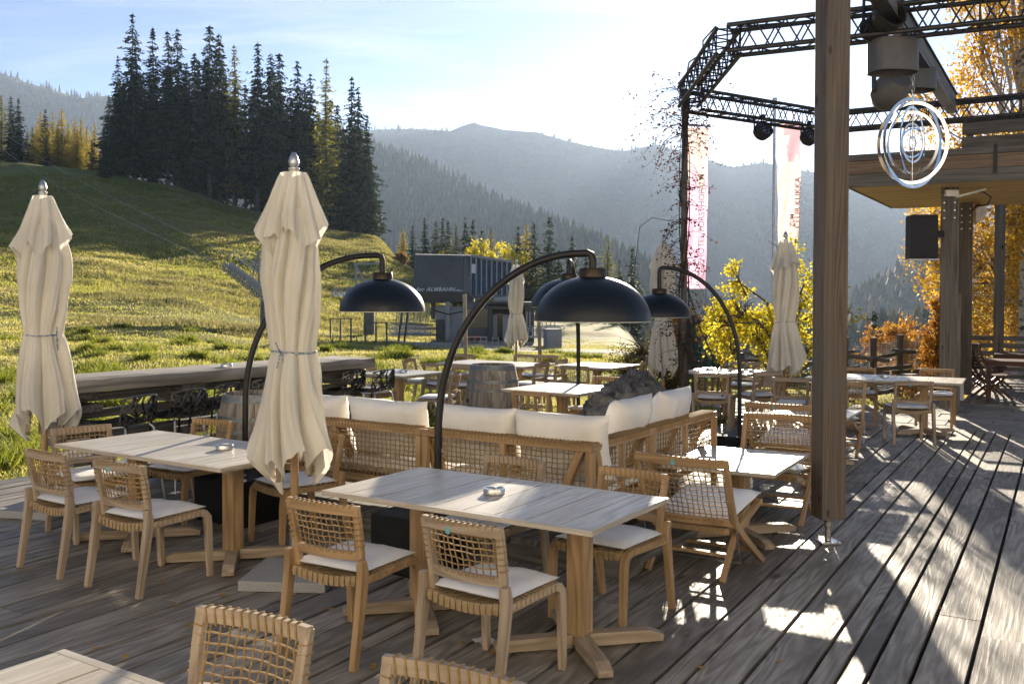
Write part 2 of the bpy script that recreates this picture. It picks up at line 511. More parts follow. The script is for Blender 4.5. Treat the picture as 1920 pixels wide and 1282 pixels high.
M['meadow'] = ground_mat('meadow', (.08, .105, .018), (.21, .22, .032), (.25, .20, .075))
M['dirt'] = pm('gravel track', (.40, .35, .28), (.26, .23, .19), 1.2, .95, 0, .6, 22, bd=.03)
M['hillwood'] = pm('wooded hillside', (.020, .034, .018), (.045, .055, .024), .012, .95, 0, 1.0, .06, bd=14, spec=.1, det=9)
M['hillmix'] = pm('hillside of wood and meadow', (.028, .042, .020), (.13, .13, .04), .009, .95, 0, 1.0, .06, bd=8, spec=.1, det=8, lo=.5, hi=.56)
M['peak'] = pm('high mountainside', (.030, .038, .022), (.075, .072, .045), .004, .95, 0, 1.0, .03, bd=22, spec=.1, det=9)
# ------------------------------------------------------------------ terrain: one sheet from the deck to the horizon
def _zs(px, lst):
    az = math.degrees(math.atan2(px - 960, F))
    out = []
    for Y, k, val in lst:
        z = val if k == 'z' else H - (val - HZ) / F * Y
        out.append((Y / math.cos(R(az)), z))
    return az, out


_cols = [
    (-800, [(9, 'z', -.1), (20, 'z', .5), (30, 'z', 1.0), (45, 'z', 2.2), (70, 'z', 5.6), (100, 'z', 11.5), (140, 'z', 19.5), (165, 'z', 24), (185, 'z', 26), (260, 'z', 26)]),
    (0, [(10, 'z', -.1), (20, 'z', .26), (30, 'z', .47), (45, 'y', 590), (70, 'y', 500), (100, 'y', 420), (140, 'y', 345), (165, 'y', 309), (185, 'z', 26), (260, 'z', 24)]),
    (150, [(12, 'z', -.1), (20, 'z', .15), (30, 'y', 645), (45, 'y', 595), (70, 'y', 520), (100, 'y', 440), (140, 'y', 355), (165, 'y', 320), (190, 'z', 25), (260, 'z', 22)]),
    (300, [(13, 'z', -.1), (20, 'z', .1), (30, 'y', 650), (45, 'y', 600), (70, 'y', 540), (100, 'y', 470), (140, 'y', 385), (165, 'y', 345), (190, 'z', 23), (260, 'z', 20)]),
    (500, [(14, 'z', -.1), (22, 'z', 0), (30, 'y', 665), (45, 'y', 628), (58, 'z', .3), (70, 'y', 560), (100, 'y', 490), (140, 'y', 425), (165, 'y', 396), (190, 'z', 18), (260, 'z', 12)]),
    (700, [(15, 'z', -.1), (25, 'z', -.15), (35, 'y', 655), (48, 'y', 642), (62, 'z', -.5), (75, 'y', 590), (100, 'y', 510), (130, 'y', 458), (150, 'y', 442), (165, 'z', 11), (200, 'z', 5), (300, 'z', -14)]),
    (790, [(15, 'z', -.1), (25, 'z', -.15), (35, 'y', 658), (48, 'y', 645), (62, 'z', -.7), (75, 'y', 598), (100, 'y', 545), (125, 'y', 505), (150, 'z', 4), (200, 'z', -6), (300, 'z', -25)]),
    (850, [(15, 'z', -.1), (25, 'z', -.15), (35, 'y', 660), (48, 'y', 648), (62, 'z', -.8), (75, 'y', 605), (100, 'y', 560), (125, 'z', 2.5), (150, 'z', 1), (200, 'z', -10), (300, 'z', -30)]),
    (1000, [(15, 'z', -.1), (25, 'z', -.2), (35, 'z', -.3), (48, 'y', 650), (62, 'z', -.7), (80, 'y', 592), (95, 'y', 578), (115, 'z', -.5), (150, 'z', -8), (300, 'z', -50)]),
    (1150, [(15, 'z', -.1), (25, 'z', -.2), (35, 'z', -.35), (48, 'z', -.6), (62, 'z', -.7), (85, 'y', 594), (100, 'z', -.6), (130, 'z', -6), (300, 'z', -60)]),
    (1300, [(15, 'z', -.1), (25, 'z', -.35), (35, 'z', -.9), (50, 'z', -2), (80, 'z', -8), (150, 'z', -25), (300, 'z', -70)]),
    (1600, [(15, 'z', -.1), (21, 'z', -.25), (30, 'z', -2), (50, 'z', -7), (80, 'z', -15), (150, 'z', -30), (300, 'z', -75)]),
    (2300, [(15, 'z', -.1), (24, 'z', -.25), (30, 'z', -1), (50, 'z', -6), (80, 'z', -14), (150, 'z', -30), (300, 'z', -75)]),
]
_AZ = []; _TAB = []
_RS = np.concatenate([np.linspace(0, 30, 25), np.linspace(32, 70, 20), np.linspace(74, 310, 48)])
for px, lst in _cols:
    az, o = _zs(px, lst); _AZ.append(az)
    xs, ys = zip(*o)
    row = np.interp(_RS, (0,) + xs, (-.12,) + ys)
    for _ in range(3): row[1:-1] = row[1:-1] * .5 + (row[:-2] + row[2:]) * .25
    _TAB.append(row)
_AZ = np.array(_AZ); _TAB = np.array(_TAB)


def terrain(x, y, rough=True):
    x = np.asarray(x, float); y = np.asarray(y, float)
    az = np.degrees(np.arctan2(x, y)); r = np.hypot(x, y)
    a = np.clip(az, _AZ[0], _AZ[-1])
    i = np.clip(np.searchsorted(_AZ, a) - 1, 0, len(_AZ) - 2)
    t = (a - _AZ[i]) / (_AZ[i + 1] - _AZ[i]); t = t * t * (3 - 2 * t)
    q = np.interp(np.clip(r, 0, 310), _RS, np.arange(len(_RS)))
    j = np.clip(q.astype(int), 0, len(_RS) - 2); s = q - j
    z = (_TAB[i, j] * (1 - s) + _TAB[i, j + 1] * s) * (1 - t) + (_TAB[i + 1, j] * (1 - s) + _TAB[i + 1, j + 1] * s) * t
    back = np.clip((np.abs(az) - 60) / 60, 0, 1)
    z = z * (1 - back) - .12 * back * (r < 310)
    f = np.clip((r - 290) / 500, 0, 1)
    z = z * (1 - f) + (-110) * f
    if rough:
        k = np.clip((r - 13) / 12, 0, 1)
        tr = np.exp(-((x - 7) / 6) ** 2 - ((y - 42) / 16) ** 2)      # the level track by the station
        k = k * (1 - .85 * np.clip(tr * 1.5, 0, 1))
        big = np.clip((r - 60) / 60, 0, 1) * (r < 320)
        z = z + k * (fbm(x * .32, y * .32, 3) * .55 + fbm(x * .06 + 9, y * .09, 3) * .9 * np.clip((r - 25) / 40, 0, 1)) + big * fbm(x * .03, y * .045, 3) * 3.2
    return z


def tz(x, y):
    return float(terrain(np.array([x]), np.array([y]))[0])


azs = np.concatenate([np.arange(-180, -40, 4.0), np.arange(-40, 42, .3), np.arange(42, 181, 4.0)])
rs = np.concatenate([[.5, 3, 6, 8], 9.5 * (300 / 9.5) ** np.linspace(0, 1, 230), [330, 380, 450, 560, 700, 900, 1400, 2200, 3300, 4300]])
A, Q = np.meshgrid(np.radians(azs), rs, indexing='ij')
gx, gy = Q * np.sin(A), Q * np.cos(A)
gz = terrain(gx, gy)
ni, nj = A.shape
ii = np.arange(ni - 1)[:, None] * nj + np.arange(nj - 1)[None, :]
quads = np.stack([ii, ii + 1, ii + nj + 1, ii + nj], -1).reshape(-1, 4)[:, ::-1]
o = mesh_np('ground', np.stack([gx, gy, gz], -1).reshape(-1, 3), quads, M['meadow'], smooth=True)
tag(o, kind='structure')


# gravel track curving past the lift station
def strip(name, mat, centre, width, lift=.03, n=60, wob=.25):
    cs = [Vector(c) for c in centre]
    P = []
    for k in range(n + 1):
        t = k / n * (len(cs) - 1); i = min(int(t), len(cs) - 2); f = t - i
        p0, p1, p2, p3 = cs[max(i - 1, 0)], cs[i], cs[i + 1], cs[min(i + 2, len(cs) - 1)]
        p = .5 * ((2 * p1) + (p2 - p0) * f + (2 * p0 - 5 * p1 + 4 * p2 - p3) * f * f + (3 * p1 - p0 - 3 * p2 + p3) * f ** 3)
        d = (.5 * ((p2 - p0) + 2 * (2 * p0 - 5 * p1 + 4 * p2 - p3) * f + 3 * (3 * p1 - p0 - 3 * p2 + p3) * f * f)).normalized()
        sd = Vector((-d.y, d.x, 0))
        row = []
        for j in range(9):
            w = (j / 8 - .5) * (width + wob * 3 * mnoise.noise(Vector((k * .35, j > 4, 3))))
            q = p.to_3d() + sd * w
            q.z = tz(q.x, q.y) + lift * (1 if 0 < j < 8 else -1.5)
            row.append(q)
        P.append(row)
    b = MB(); b.grid(P)
    return tag(b.build(name, mat, smooth=180), kind='structure')


strip('foot_path', M['dirt'], [(-27, 69), (-23.5, 70), (-20.5, 72.5), (-17.5, 74)], .5, .05, 40, .05)
strip('gravel_track', M['dirt'], [(-4.5, 47), (0, 43), (4, 40.5), (8, 42), (11.5, 47), (13, 56), (13.5, 70)], 6.0, .06)

# ------------------------------------------------------------------ the deck, board by board
DT = R(59.9)
DV = Vector((math.cos(DT), math.sin(DT), 0)); DU = Vector((math.sin(DT), -math.cos(DT), 0))


def deck_far(s):
    if s < -9.3: return 5.6
    if s < -4.4: return 11.0
    return 14.9


b = MB(); nails = MB()
s = -16.0
rd = random.Random(5)
while s < 12.5:
    w = rd.choice((.125, .185, .24, .24, .265))
    t1 = deck_far(s + w / 2); t = -12.0 + rd.random() * 3
    while t < t1:
        L = rd.uniform(2.6, 5.0); e = min(t + L, t1)
        if e - t < .4: e = t1
        dz = rd.uniform(-.004, .003); g = .006
        r0 = rd.random()
        c0 = DU * (s + w / 2) + DV * (t + g / 2); c1 = DU * (s + w / 2) + DV * (e - g / 2)
        if c1.y > .8:
            b.beam(c0 + Vector((0, 0, -.02 + dz)), c1 + Vector((0, 0, -.02 + dz)), w - .024, .04, r=r0)
        t = e
    s += w
# screw heads over the joists
for k in range(2600):
    jt = rd.randint(-3, 22) * .62 + DV.dot(Vector((0, 0, 0))); ss = rd.uniform(-9, 6)
    p = DU * ss + DV * jt
    if p.y < 2 or p.y > 12 or abs(p.x) > p.y * .62 or jt > deck_far(ss) - .1: continue
    b.add([p + Vector((.005 * math.cos(a), .005 * math.sin(a), .0035)) for a in (.4, 1.6, 2.7, 3.9, 5.0)], [(0, 1, 2, 3, 4)], [(0, 0, 0)] * 5, 0.0)
o = tag(b.build('deck', M['deck'], bevel=None), kind='structure')
b = MB()
for s0, s1, t1 in ((-16, -9.3, 5.55), (-9.3, -4.4, 10.95), (-4.4, 12.5, 14.85)):
    P = [DU * s0 + DV * -12, DU * s1 + DV * -12, DU * s1 + DV * t1, DU * s0 + DV * t1]
    b.add([p + Vector((0, 0, -.065)) for p in P], [(0, 1, 2, 3)])
tag(b.build('deck_underlay', M['blackbox']), kind='structure')


# stone paving beyond the boards, slab by slab, and the upper deck under the canopy
def paving(name, s0, s1, t0, t1, gap, keep=1.0, z=-.02):
    b = MB(); t = t0; rd = random.Random(9)
    while t < t1:
        d = rd.uniform(.38, .6); s = s0 + rd.random() * .3
        while s < s1:
            w = rd.uniform(.5, 1.15)
            if rd.random() < keep:
                c = DU * (s + w / 2) + DV * (t + d / 2)
                b.box((c.x, c.y, z - .04 + rd.uniform(-.006, .006)), (d - gap, w - gap, .08), DT)
            s += w
        t += d
    return tag(b.build(name, M['stone_pave'], bevel=.006), kind='structure')


paving('stone_paving', -2.6, 9, 14.93, 18.6, .012)
paving('stepping_stones', -6.6, -2.6, 11.1, 17.6, .10, .9, -.055)
b = MB(); s = -1.6; rd = random.Random(3)
while s < 9:
    b.beam(DU * (s + .07) + DV * 18.7 + Vector((0, 0, -.015)), DU * (s + .07) + DV * 30 + Vector((0, 0, -.015)), .132, .03, r=rd.random()); s += .14
tag(b.build('upper_deck', M['deck']), kind='structure')


# ------------------------------------------------------------------ mountains
def ridge(name, pts, D, foot, mat, base=-115, n=260, m=46, rough=1.0, back=.25, gul=1.0, seed=0, power=1.25):
    """a mountain side rising from its foot to a crest whose outline is given by px, py"""
    px = np.linspace(pts[0][0], pts[-1][0], n)
    xs, ys = zip(*pts)
    py = np.interp(px, xs, ys)
    Dd = np.interp(px, *zip(*D)) if isinstance(D, (list, tuple)) else np.full(n, float(D))
    Ff = np.interp(px, *zip(*foot)) if isinstance(foot, (list, tuple)) else np.full(n, float(foot))
    zc = H + (HZ - py) / F * Dd
    dx = (px - 960) / F
    rows = []
    for k in range(m + 12):
        t = k / m
        if t <= 1:
            Y = Ff + (Dd - Ff) * t; hgt = t ** power
        else:
            Y = Dd + (Dd - Ff) * (t - 1) * 1.6; hgt = max(0, 1 - (t - 1) * 2.2)
        X = dx * Y
        amp = (zc - base) * .10 * rough * (np.sin(math.pi * min(t, 1)) if t <= 1 else .4)
        nz = fbm(px * .012 * gul + seed, t * 1.6 + px * .002 + seed, 5) * 2 + (np.abs(fbm(px * .02 * gul + 3 + seed, t * .8 + seed, 4)) - .12) * 2.2
        z = base + (zc - base) * hgt + amp * nz
        z = z + (zc - base) * .006 * rough * fbm(px * .15 + seed, np.full(n, t * 9.0), 3)
        rows.append(np.stack([X, Y, z], -1))
    V3 = np.array(rows); a, bb = V3.shape[:2]
    ii = np.arange(a - 1)[:, None] * bb + np.arange(bb - 1)[None, :]
    q = np.stack([ii, ii + 1, ii + bb + 1, ii + bb], -1).reshape(-1, 4)
    o = mesh_np(name, V3.reshape(-1, 3), q, mat, smooth=True)
    tag(o, kind='structure')
    return V3


def conifers(name, pos, hts, mat, rr=None, tiers=2, sides=5, slim=.20, label=None):
    """a far wood: every tree a stack of ragged cones, all in one mesh"""
    n = len(pos); vs = []; fs = []; r = []
    base = 0
    rng = np.random.default_rng(3)
    ang = np.linspace(0, 2 * np.pi, sides, endpoint=False)
    rv = rng.random(n) if rr is None else rr
    V_, F_, R_ = [], [], []
    for t in range(tiers):
        z0 = .06 + t * .8 / tiers; z1 = min(1.0, z0 + 1.35 / tiers) if t < tiers - 1 else 1.0
        rad = slim * (1 - t / tiers * .85)
        jit = 1 + (rng.random((n, sides)) - .5) * .5
        a = ang[None, :] + rng.random((n, 1)) * 6.28
        ring = np.stack([pos[:, 0:1] + np.cos(a) * rad * hts[:, None] * jit, pos[:, 1:2] + np.sin(a) * rad * hts[:, None] * jit,
                         pos[:, 2:3] + hts[:, None] * (z0 + (rng.random((n, sides)) - .5) * .06)], -1)
        tip = np.stack([pos[:, 0], pos[:, 1], pos[:, 2] + hts * z1], -1)[:, None]
        vv = np.concatenate([ring, tip], 1).reshape(-1, 3)
        o = np.arange(n)[:, None, None] * (sides + 1) + base
        k = np.arange(sides)
        tri = np.stack([k, (k + 1) % sides, np.full(sides, sides)], -1)[None] + o
        V_.append(vv); F_.append(tri.reshape(-1, 3)); R_.append(np.repeat(rv, sides + 1))
        base += len(vv)
    o = mesh_np(name, np.concatenate(V_), np.concatenate(F_), mat, r=np.concatenate(R_))
    tag(o, kind='stuff', label=label)
    return o


def scatter(V3, n, seed, cond=None):
    rng = np.random.default_rng(seed)
    a, b_ = V3.shape[:2]
    i = rng.random(n) * (a - 1.001); j = rng.random(n) * (b_ - 1.001)
    i0, j0 = i.astype(int), j.astype(int); fi, fj = (i - i0)[:, None], (j - j0)[:, None]
    p = (V3[i0, j0] * (1 - fi) + V3[i0 + 1, j0] * fi) * (1 - fj) + (V3[i0, j0 + 1] * (1 - fi) + V3[i0 + 1, j0 + 1] * fi) * fj
    return p, i / 46


main = ridge('main_mountain', [(300, 270), (560, 256), (700, 246), (770, 243), (845, 247), (872, 236), (888, 232), (905, 237), (945, 245), (1010, 250), (1050, 262), (1100, 274), (1165, 284), (1230, 271), (1280, 285),
      (1370, 313), (1430, 304), (1500, 319), (1560, 327), (1700, 338), (1800, 332), (1950, 320), (2200, 300)], 3000, 1150, M['peak'], rough=1.0, seed=2, n=420, m=70)
p, t = scatter(main, 15000, 1); k = p[:, 1] < 3050
conifers('main_mountain_wood', p[k] - [0, 0, 3], RNG.uniform(7, 12, k.sum()), M['farspruce'], label='dark wood covering the far mountainside')
a = main[68:72].reshape(-1, 3); a = a[RNG.integers(0, len(a), 900)] + RNG.normal(0, 9, (900, 3)) * [1, 1, 0]
a = a[(a[:, 0] / a[:, 1] > .02) | (a[:, 0] / a[:, 1] < -.06)]
conifers('crest_wood', a - [0, 0, 3], RNG.uniform(10, 22, len(a)), M['farspruce'], label='spruces along the skyline of the far mountain')

west = ridge('west_mountain', [(-700, 60), (-200, 112), (0, 141), (60, 162), (120, 179), (150, 188), (200, 184), (260, 200), (420, 245), (560, 300)], 2400, 800, M['peak'], rough=.9, seed=7, n=200)
p, t = scatter(west, 9000, 4); k = p[:, 1] < 2450
conifers('west_mountain_wood', p[k], RNG.uniform(13, 24, k.sum()), M['farspruce'], label='wooded flank of the mountain behind the meadow')

mid = ridge('middle_ridge', [(560, 236), (640, 252), (700, 280), (760, 296), (850, 338), (950, 390), (1050, 434), (1120, 460), (1200, 505), (1290, 562), (1380, 610), (1450, 640)],
            [(560, 1700), (850, 1350), (1100, 900), (1290, 700), (1450, 600)], [(560, 500), (1100, 420), (1450, 380)], M['hillwood'], rough=.45, seed=12, n=260, m=60, power=1.1)
p, t = scatter(mid, 16000, 6); k = (p[:, 1] < 1720)
conifers('middle_ridge_wood', p[k], RNG.uniform(11, 21, k.sum()), M['farspruce'], label='spruce wood on the middle ridge')

east = ridge('farm_hill', [(1440, 640), (1500, 625), (1560, 598), (1620, 552), (1680, 512), (1740, 490), (1800, 474), (1900, 455), (2100, 430)], 900, 330, M['hillmix'], rough=.5, seed=21, n=160, m=50)
p, t = scatter(east, 2600, 8)
k = (p[:, 1] < 930) & (fbm(p[:, 0] * .011 + 4, p[:, 1] * .011, 3) > -.03)
conifers('farm_hill_wood', p[k], RNG.uniform(9, 18, k.sum()), M['autumn'], slim=.3, label='mixed autumn wood on the farm hill')
low = ridge('valley_slope', [(1180, 600), (1300, 604), (1450, 610), (1600, 618), (1750, 612), (1950, 600), (2200, 590)], 420, 190, M['hillmix'], base=-80, rough=.5, seed=31, n=140, m=40)
p, t = scatter(low, 2200, 9); k = p[:, 1] < 430
conifers('valley_wood', p[k], RNG.uniform(6, 13, k.sum()), M['autumn'], slim=.28, label='trees of the near valley side')

# ------------------------------------------------------------------ air
b = MB()
b.box((0, 1900, 240), (9400, 5600, 870))
hz = b.build('haze', M['black'])
hz.data.materials.clear()
m, nt, out = nodes('valley haze')
v = nt.nodes.new('ShaderNodeVolumePrincipled')
v.inputs['Color'].default_value = (.58, .74, 1.0, 1); v.inputs['Density'].default_value = .00010; v.inputs['Anisotropy'].default_value = .32
nt.links.new(v.outputs[0], out.inputs['Volume'])
hz.data.materials.append(m); tag(hz, kind='stuff', label='thin blue haze over the valley')

# ------------------------------------------------------------------ sky, sun, camera
w = bpy.data.worlds.new('World'); SC.world = w; w.use_nodes = True
nt = w.node_tree
bg = nt.nodes['Background']
sky = nt.nodes.new('ShaderNodeTexSky'); sky.sky_type = 'NISHITA'; sky.sun_disc = False
sky.sun_elevation = SUN_EL; sky.sun_rotation = SUN_AZ; sky.altitude = 1000; sky.air_density = .5; sky.dust_density = .35; sky.ozone_density = 3.2
tc = nt.nodes.new('ShaderNodeTexCoord')
sep = nt.nodes.new('ShaderNodeSeparateXYZ'); nt.links.new(tc.outputs['Generated'], sep.inputs[0])
zz = math_(nt, 'ADD', math_(nt, 'MAXIMUM', sep.outputs[2], 0.0), .06)
cx = math_(nt, 'DIVIDE', sep.outputs[0], zz); cy = math_(nt, 'DIVIDE', sep.outputs[1], zz)
cmb = nt.nodes.new('ShaderNodeCombineXYZ'); nt.links.new(cx, cmb.inputs[0]); nt.links.new(cy, cmb.inputs[1])
mp = nt.nodes.new('ShaderNodeMapping'); mp.inputs['Rotation'].default_value = (0, 0, R(-24)); mp.inputs['Scale'].default_value = (.40, 1.25, 1)
nt.links.new(cmb.outputs[0], mp.inputs[0])
c1 = noise(nt, mp.outputs[0], 1.1, 7, .62, 1.1)
c2 = noise(nt, mp.outputs[0], .45, 3, .5, .4)
cm = math_(nt, 'MULTIPLY', ramp(nt, c1, [(.46, (0, 0, 0)), (.64, (1, 1, 1))]), ramp(nt, c2, [(.36, (0, 0, 0)), (.60, (1, 1, 1))]))
bw = nt.nodes.new('ShaderNodeRGBToBW'); nt.links.new(sky.outputs[0], bw.inputs[0])
cl = nt.nodes.new('ShaderNodeVectorMath'); cl.operation = 'SCALE'
cl.inputs[0].default_value = (1.0, .98, .95); nt.links.new(math_(nt, 'MULTIPLY', bw.outputs[0], 2.3), cl.inputs['Scale'])
nt.links.new(mix(nt, math_(nt, 'MULTIPLY', cm, .75), sky.outputs[0], cl.outputs[0]), bg.inputs[0])
bg.inputs[1].default_value = .05

sun = bpy.data.lights.new('sun', 'SUN'); sun.energy = 5.0; sun.angle = R(.5); sun.color = (1.0, .87, .68)
so = bpy.data.objects.new('sun', sun); C.objects.link(so)
sd = Vector((math.sin(SUN_AZ) * math.cos(SUN_EL), math.cos(SUN_AZ) * math.cos(SUN_EL), math.sin(SUN_EL)))
so.rotation_euler = (-sd).to_track_quat('-Z', 'Y').to_euler()

cam = bpy.data.cameras.new('camera'); co = bpy.data.objects.new('camera', cam); C.objects.link(co); SC.camera = co
cam.sensor_width = 36; cam.lens = F / 1920 * 36; cam.clip_end = 20000; cam.clip_start = .05
cam.shift_y = -(641 - CY) / 1920
co.location = (0, 0, H)
co.rotation_euler = (Matrix.Rotation(math.pi / 2 - PITCH, 3, 'X') @ Matrix.Rotation(ROLL, 3, 'Z')).to_euler()

SC.view_settings.view_transform = 'Standard'; SC.view_settings.look = 'None'; SC.view_settings.gamma = 1
SC.view_settings.exposure = 1.82
cy = SC.cycles
cy.use_denoising = True; cy.max_bounces = 8; cy.diffuse_bounces = 4; cy.glossy_bounces = 3; cy.transmission_bounces = 4; cy.volume_bounces = 1; cy.transparent_max_bounces = 8
cy.sample_clamp_indirect = 6; cy.caustics_reflective = False; cy.caustics_refractive = False
# ------------------------------------------------------------------ dining chair (faces +y, stands on z = 0)
def curve_bar(xh, y0, sag, z, n=9):
    return [(x, y0 - sag * (1 - (x / xh) ** 2), z) for x in [xh * (2 * k / (n - 1) - 1) for k in range(n)]]


def webbing(b, x0, x1, nv, nh, fn, rad, jit, seed, n=4):
    """a hand-woven net: fn(a, c) maps net coordinates to a point of the panel"""
    rd = random.Random(seed)
    jx = [[rd.uniform(-1, 1) * jit for _ in range(nh + 2)] for _ in range(nv)]
    jz = [[rd.uniform(-1, 1) * jit for _ in range(nh + 2)] for _ in range(nv)]
    for i in range(nv):
        pts = []
        for k in range(nh + 2):
            c = k / (nh + 1); e = 0 if k in (0, nh + 1) else 1
            pts.append(fn((i + .5) / nv + e * jx[i][k] / nv, c))
        b.tube(pts, rad, n)
    for k in range(1, nh + 1):
        pts = [fn(0, k / (nh + 1))]
        for i in range(nv):
            pts.append(fn((i + .5) / nv + jx[i][k] / nv, k / (nh + 1) + jz[i][k] / (nh + 1) * .8))
        pts.append(fn(1, k / (nh + 1)))
        b.tube(pts, rad, n)


def dining_chair(label, loc, rz, group, wood_mat, seed=0, blue=False):
    t = thing('dining_chair', label, 'chair', loc, rz, group)
    for sx in (-1, 1):
        b = MB()
        b.sweep([(sx * .236, .268, 0), (sx * .236, .254, .34), (sx * .236, .246, .395), (sx * .236, .222, .425), (sx * .236, .18, .436), (sx * .236, 0, .432), (sx * .236, -.215, .428)],
                .036, [.034, .048, .052, .046, .042, .040, .042], side=(1, 0, 0))
        b.build('leg', wood_mat, t, bevel=.004)
        b = MB()
        b.sweep([(sx * .243, -.300, 0), (sx * .243, -.262, .22), (sx * .243, -.233, .40), (sx * .243, -.226, .47), (sx * .243, -.236, .535)], .038, [.036, .046, .056, .054, .036], side=(1, 0, 0))
        b.build('leg', wood_mat, t, bevel=.004)
    b = MB()
    for sx in (-1, 1):
        b.sweep([(sx * .207, -.196, .44), (sx * .211, -.205, .56), (sx * .218, -.232, .70), (sx * .221, -.255, .80)], .036, [.034, .034, .032, .03], side=(1, 0, 0))
    b.sweep(curve_bar(.236, -.245, .030, .783), .030, .052, r=.6)
    b.sweep(curve_bar(.205, -.203, .032, .545), .028, .046, r=.4)
    fr = b.build('back_frame', wood_mat, t, bevel=.004)
    # cords of the back: net between bars and posts, wrapped over the top bar
    b = MB()

    def fn(a, c):
        x = (2 * a - 1) * .196
        z = .757 - c * .19
        y = -.243 + c * .046 - .030 * (1 - (x / .21) ** 2)
        return (x, y, z)
    webbing(b, 0, 1, 11, 5, fn, .0038, .17, seed)
    for i in range(12):
        x = (2 * (i + .5) / 12 - 1) * .205
        y = -.245 - .030 * (1 - (x / .236) ** 2)
        dx = .006
        b.tube([(x, y + .017, .752), (x + dx * .3, y + .019, .782), (x + dx, y + .015, .811), (x + dx, y, .8125), (x + dx, y - .017, .809), (x + dx, y - .018, .796)], .0042, 4)
    for i in range(8):
        x = (2 * (i + .5) / 8 - 1) * .17
        y = -.203 - .032 * (1 - (x / .205) ** 2)
        b.tube([(x, y - .013, .568), (x + .008, y - .0165, .560), (x + .018, y - .0165, .560), (x + .026, y - .013, .568)], .004, 4)
    for sx in (-1, 1):
        for k in range(6):
            z = .60 + k * .03; y = -.208 - (z - .56) * .2
            b.tube([(sx * .20, y + .017, z), (sx * .236, y + .016, z + .004), (sx * .238, y - .014, z + .004), (sx * .21, y - .019, z)], .004, 4)
    b.build('back_webbing', M['rope'], t)
    # seat: two rails and straps laid over them
    b = MB()
    b.sweep([(x, .236, .425 - .012 * (1 - (x / .22) ** 2)) for x in (-.22, -.11, 0, .11, .22)], .034, .036)
    b.sweep([(x, -.222, .432 - .026 * (1 - (x / .22) ** 2)) for x in (-.22, -.11, 0, .11, .22)], .032, .042)
    b.build('seat_frame', wood_mat, t, bevel=.004)
    b = MB()
    for i in range(12):
        x = (2 * (i + .5) / 12 - 1) * .212
        dz = -.012 * (1 - (x / .22) ** 2); dzb = -.026 * (1 - (x / .22) ** 2)
        b.sweep([(x, .258, .402 + dz), (x, .262, .43 + dz), (x, .252, .446 + dz), (x, .20, .449 + dz), (x, 0, .437 + dz - .01), (x, -.19, .449 + dzb), (x, -.238, .455 + dzb), (x, -.244, .44 + dzb), (x, -.243, .408 + dzb)],
                .026, .006, side=(1, 0, 0), r=random.random())
    for sx in (-1, 1):
        for k in range(10):
            y = .17 - k * .037
            b.tube([(sx * .255, y, .42), (sx * .256, y, .452), (sx * .24, y, .458), (sx * .215, y, .455)], .0045, 4)
    b.build('seat_webbing', M['strap'], t, smooth=40)
    b = MB()
    b.pillow(.47, .46, .054, Matrix.Translation((0, .015, .467)), 12, seed, .02, .004)
    b.build('seat_pad', M['pad'], t, smooth=60)
    if blue:
        b = MB(); b.box((-.05, -.2885, .765), (.024, .004, .03))
        b.build('tag', M['tag'], t)
    return t


ALL = {}
CG = 'woven back dining chairs around the tables'
c_warm = dining_chair('warm teak woven chair pulled back at the long table beside the grey stone slab', (-.84, 5.07, 0), R(60 - 90), CG, M['teak'], 1)
c_grey = dining_chair('silvery woven chair with a pale blue tag in front of the long table', (-.09, 4.64, 0), R(55 - 90), CG, M['teakgrey'], 2, True)
c_mid = dining_chair('silvery woven chair without a tag before the left half of the sunlit table', (-2.99, 6.60, 0), R(56 - 90), CG, M['teakgrey'], 3)


def put(src, label, x, y, face, group=CG):
    return dup(src, label, (x, y, 0), R(face - 90), group)


put(c_grey, 'silvery woven chair with a blue tag in front of the sunlit table', -2.34, 6.19, 60)
put(c_mid, 'woven chair at the left end of the sunlit table behind the parasol pole', -3.27, 7.45, -45)
put(c_warm, 'woven chair behind the sunlit table in front of the old barrel', -2.66, 7.86, -120)
put(c_warm, 'woven chair standing under the hem of the big folded parasol', -1.62, 7.22, 222)
put(c_mid, 'woven chair behind the long table with its back to the sofa', -.13, 6.0, -126)
put(c_warm, 'woven chair at the right end behind the long table beside a lounge chair', .585, 5.57, 233)
put(c_grey, 'pale woven chair cut by the bottom edge of the photo beside the nearest table', -.955, 2.88, -116)
put(c_grey, 'woven chair of which only the top rail shows at the bottom edge of the photo', -.28, 2.44, -118)
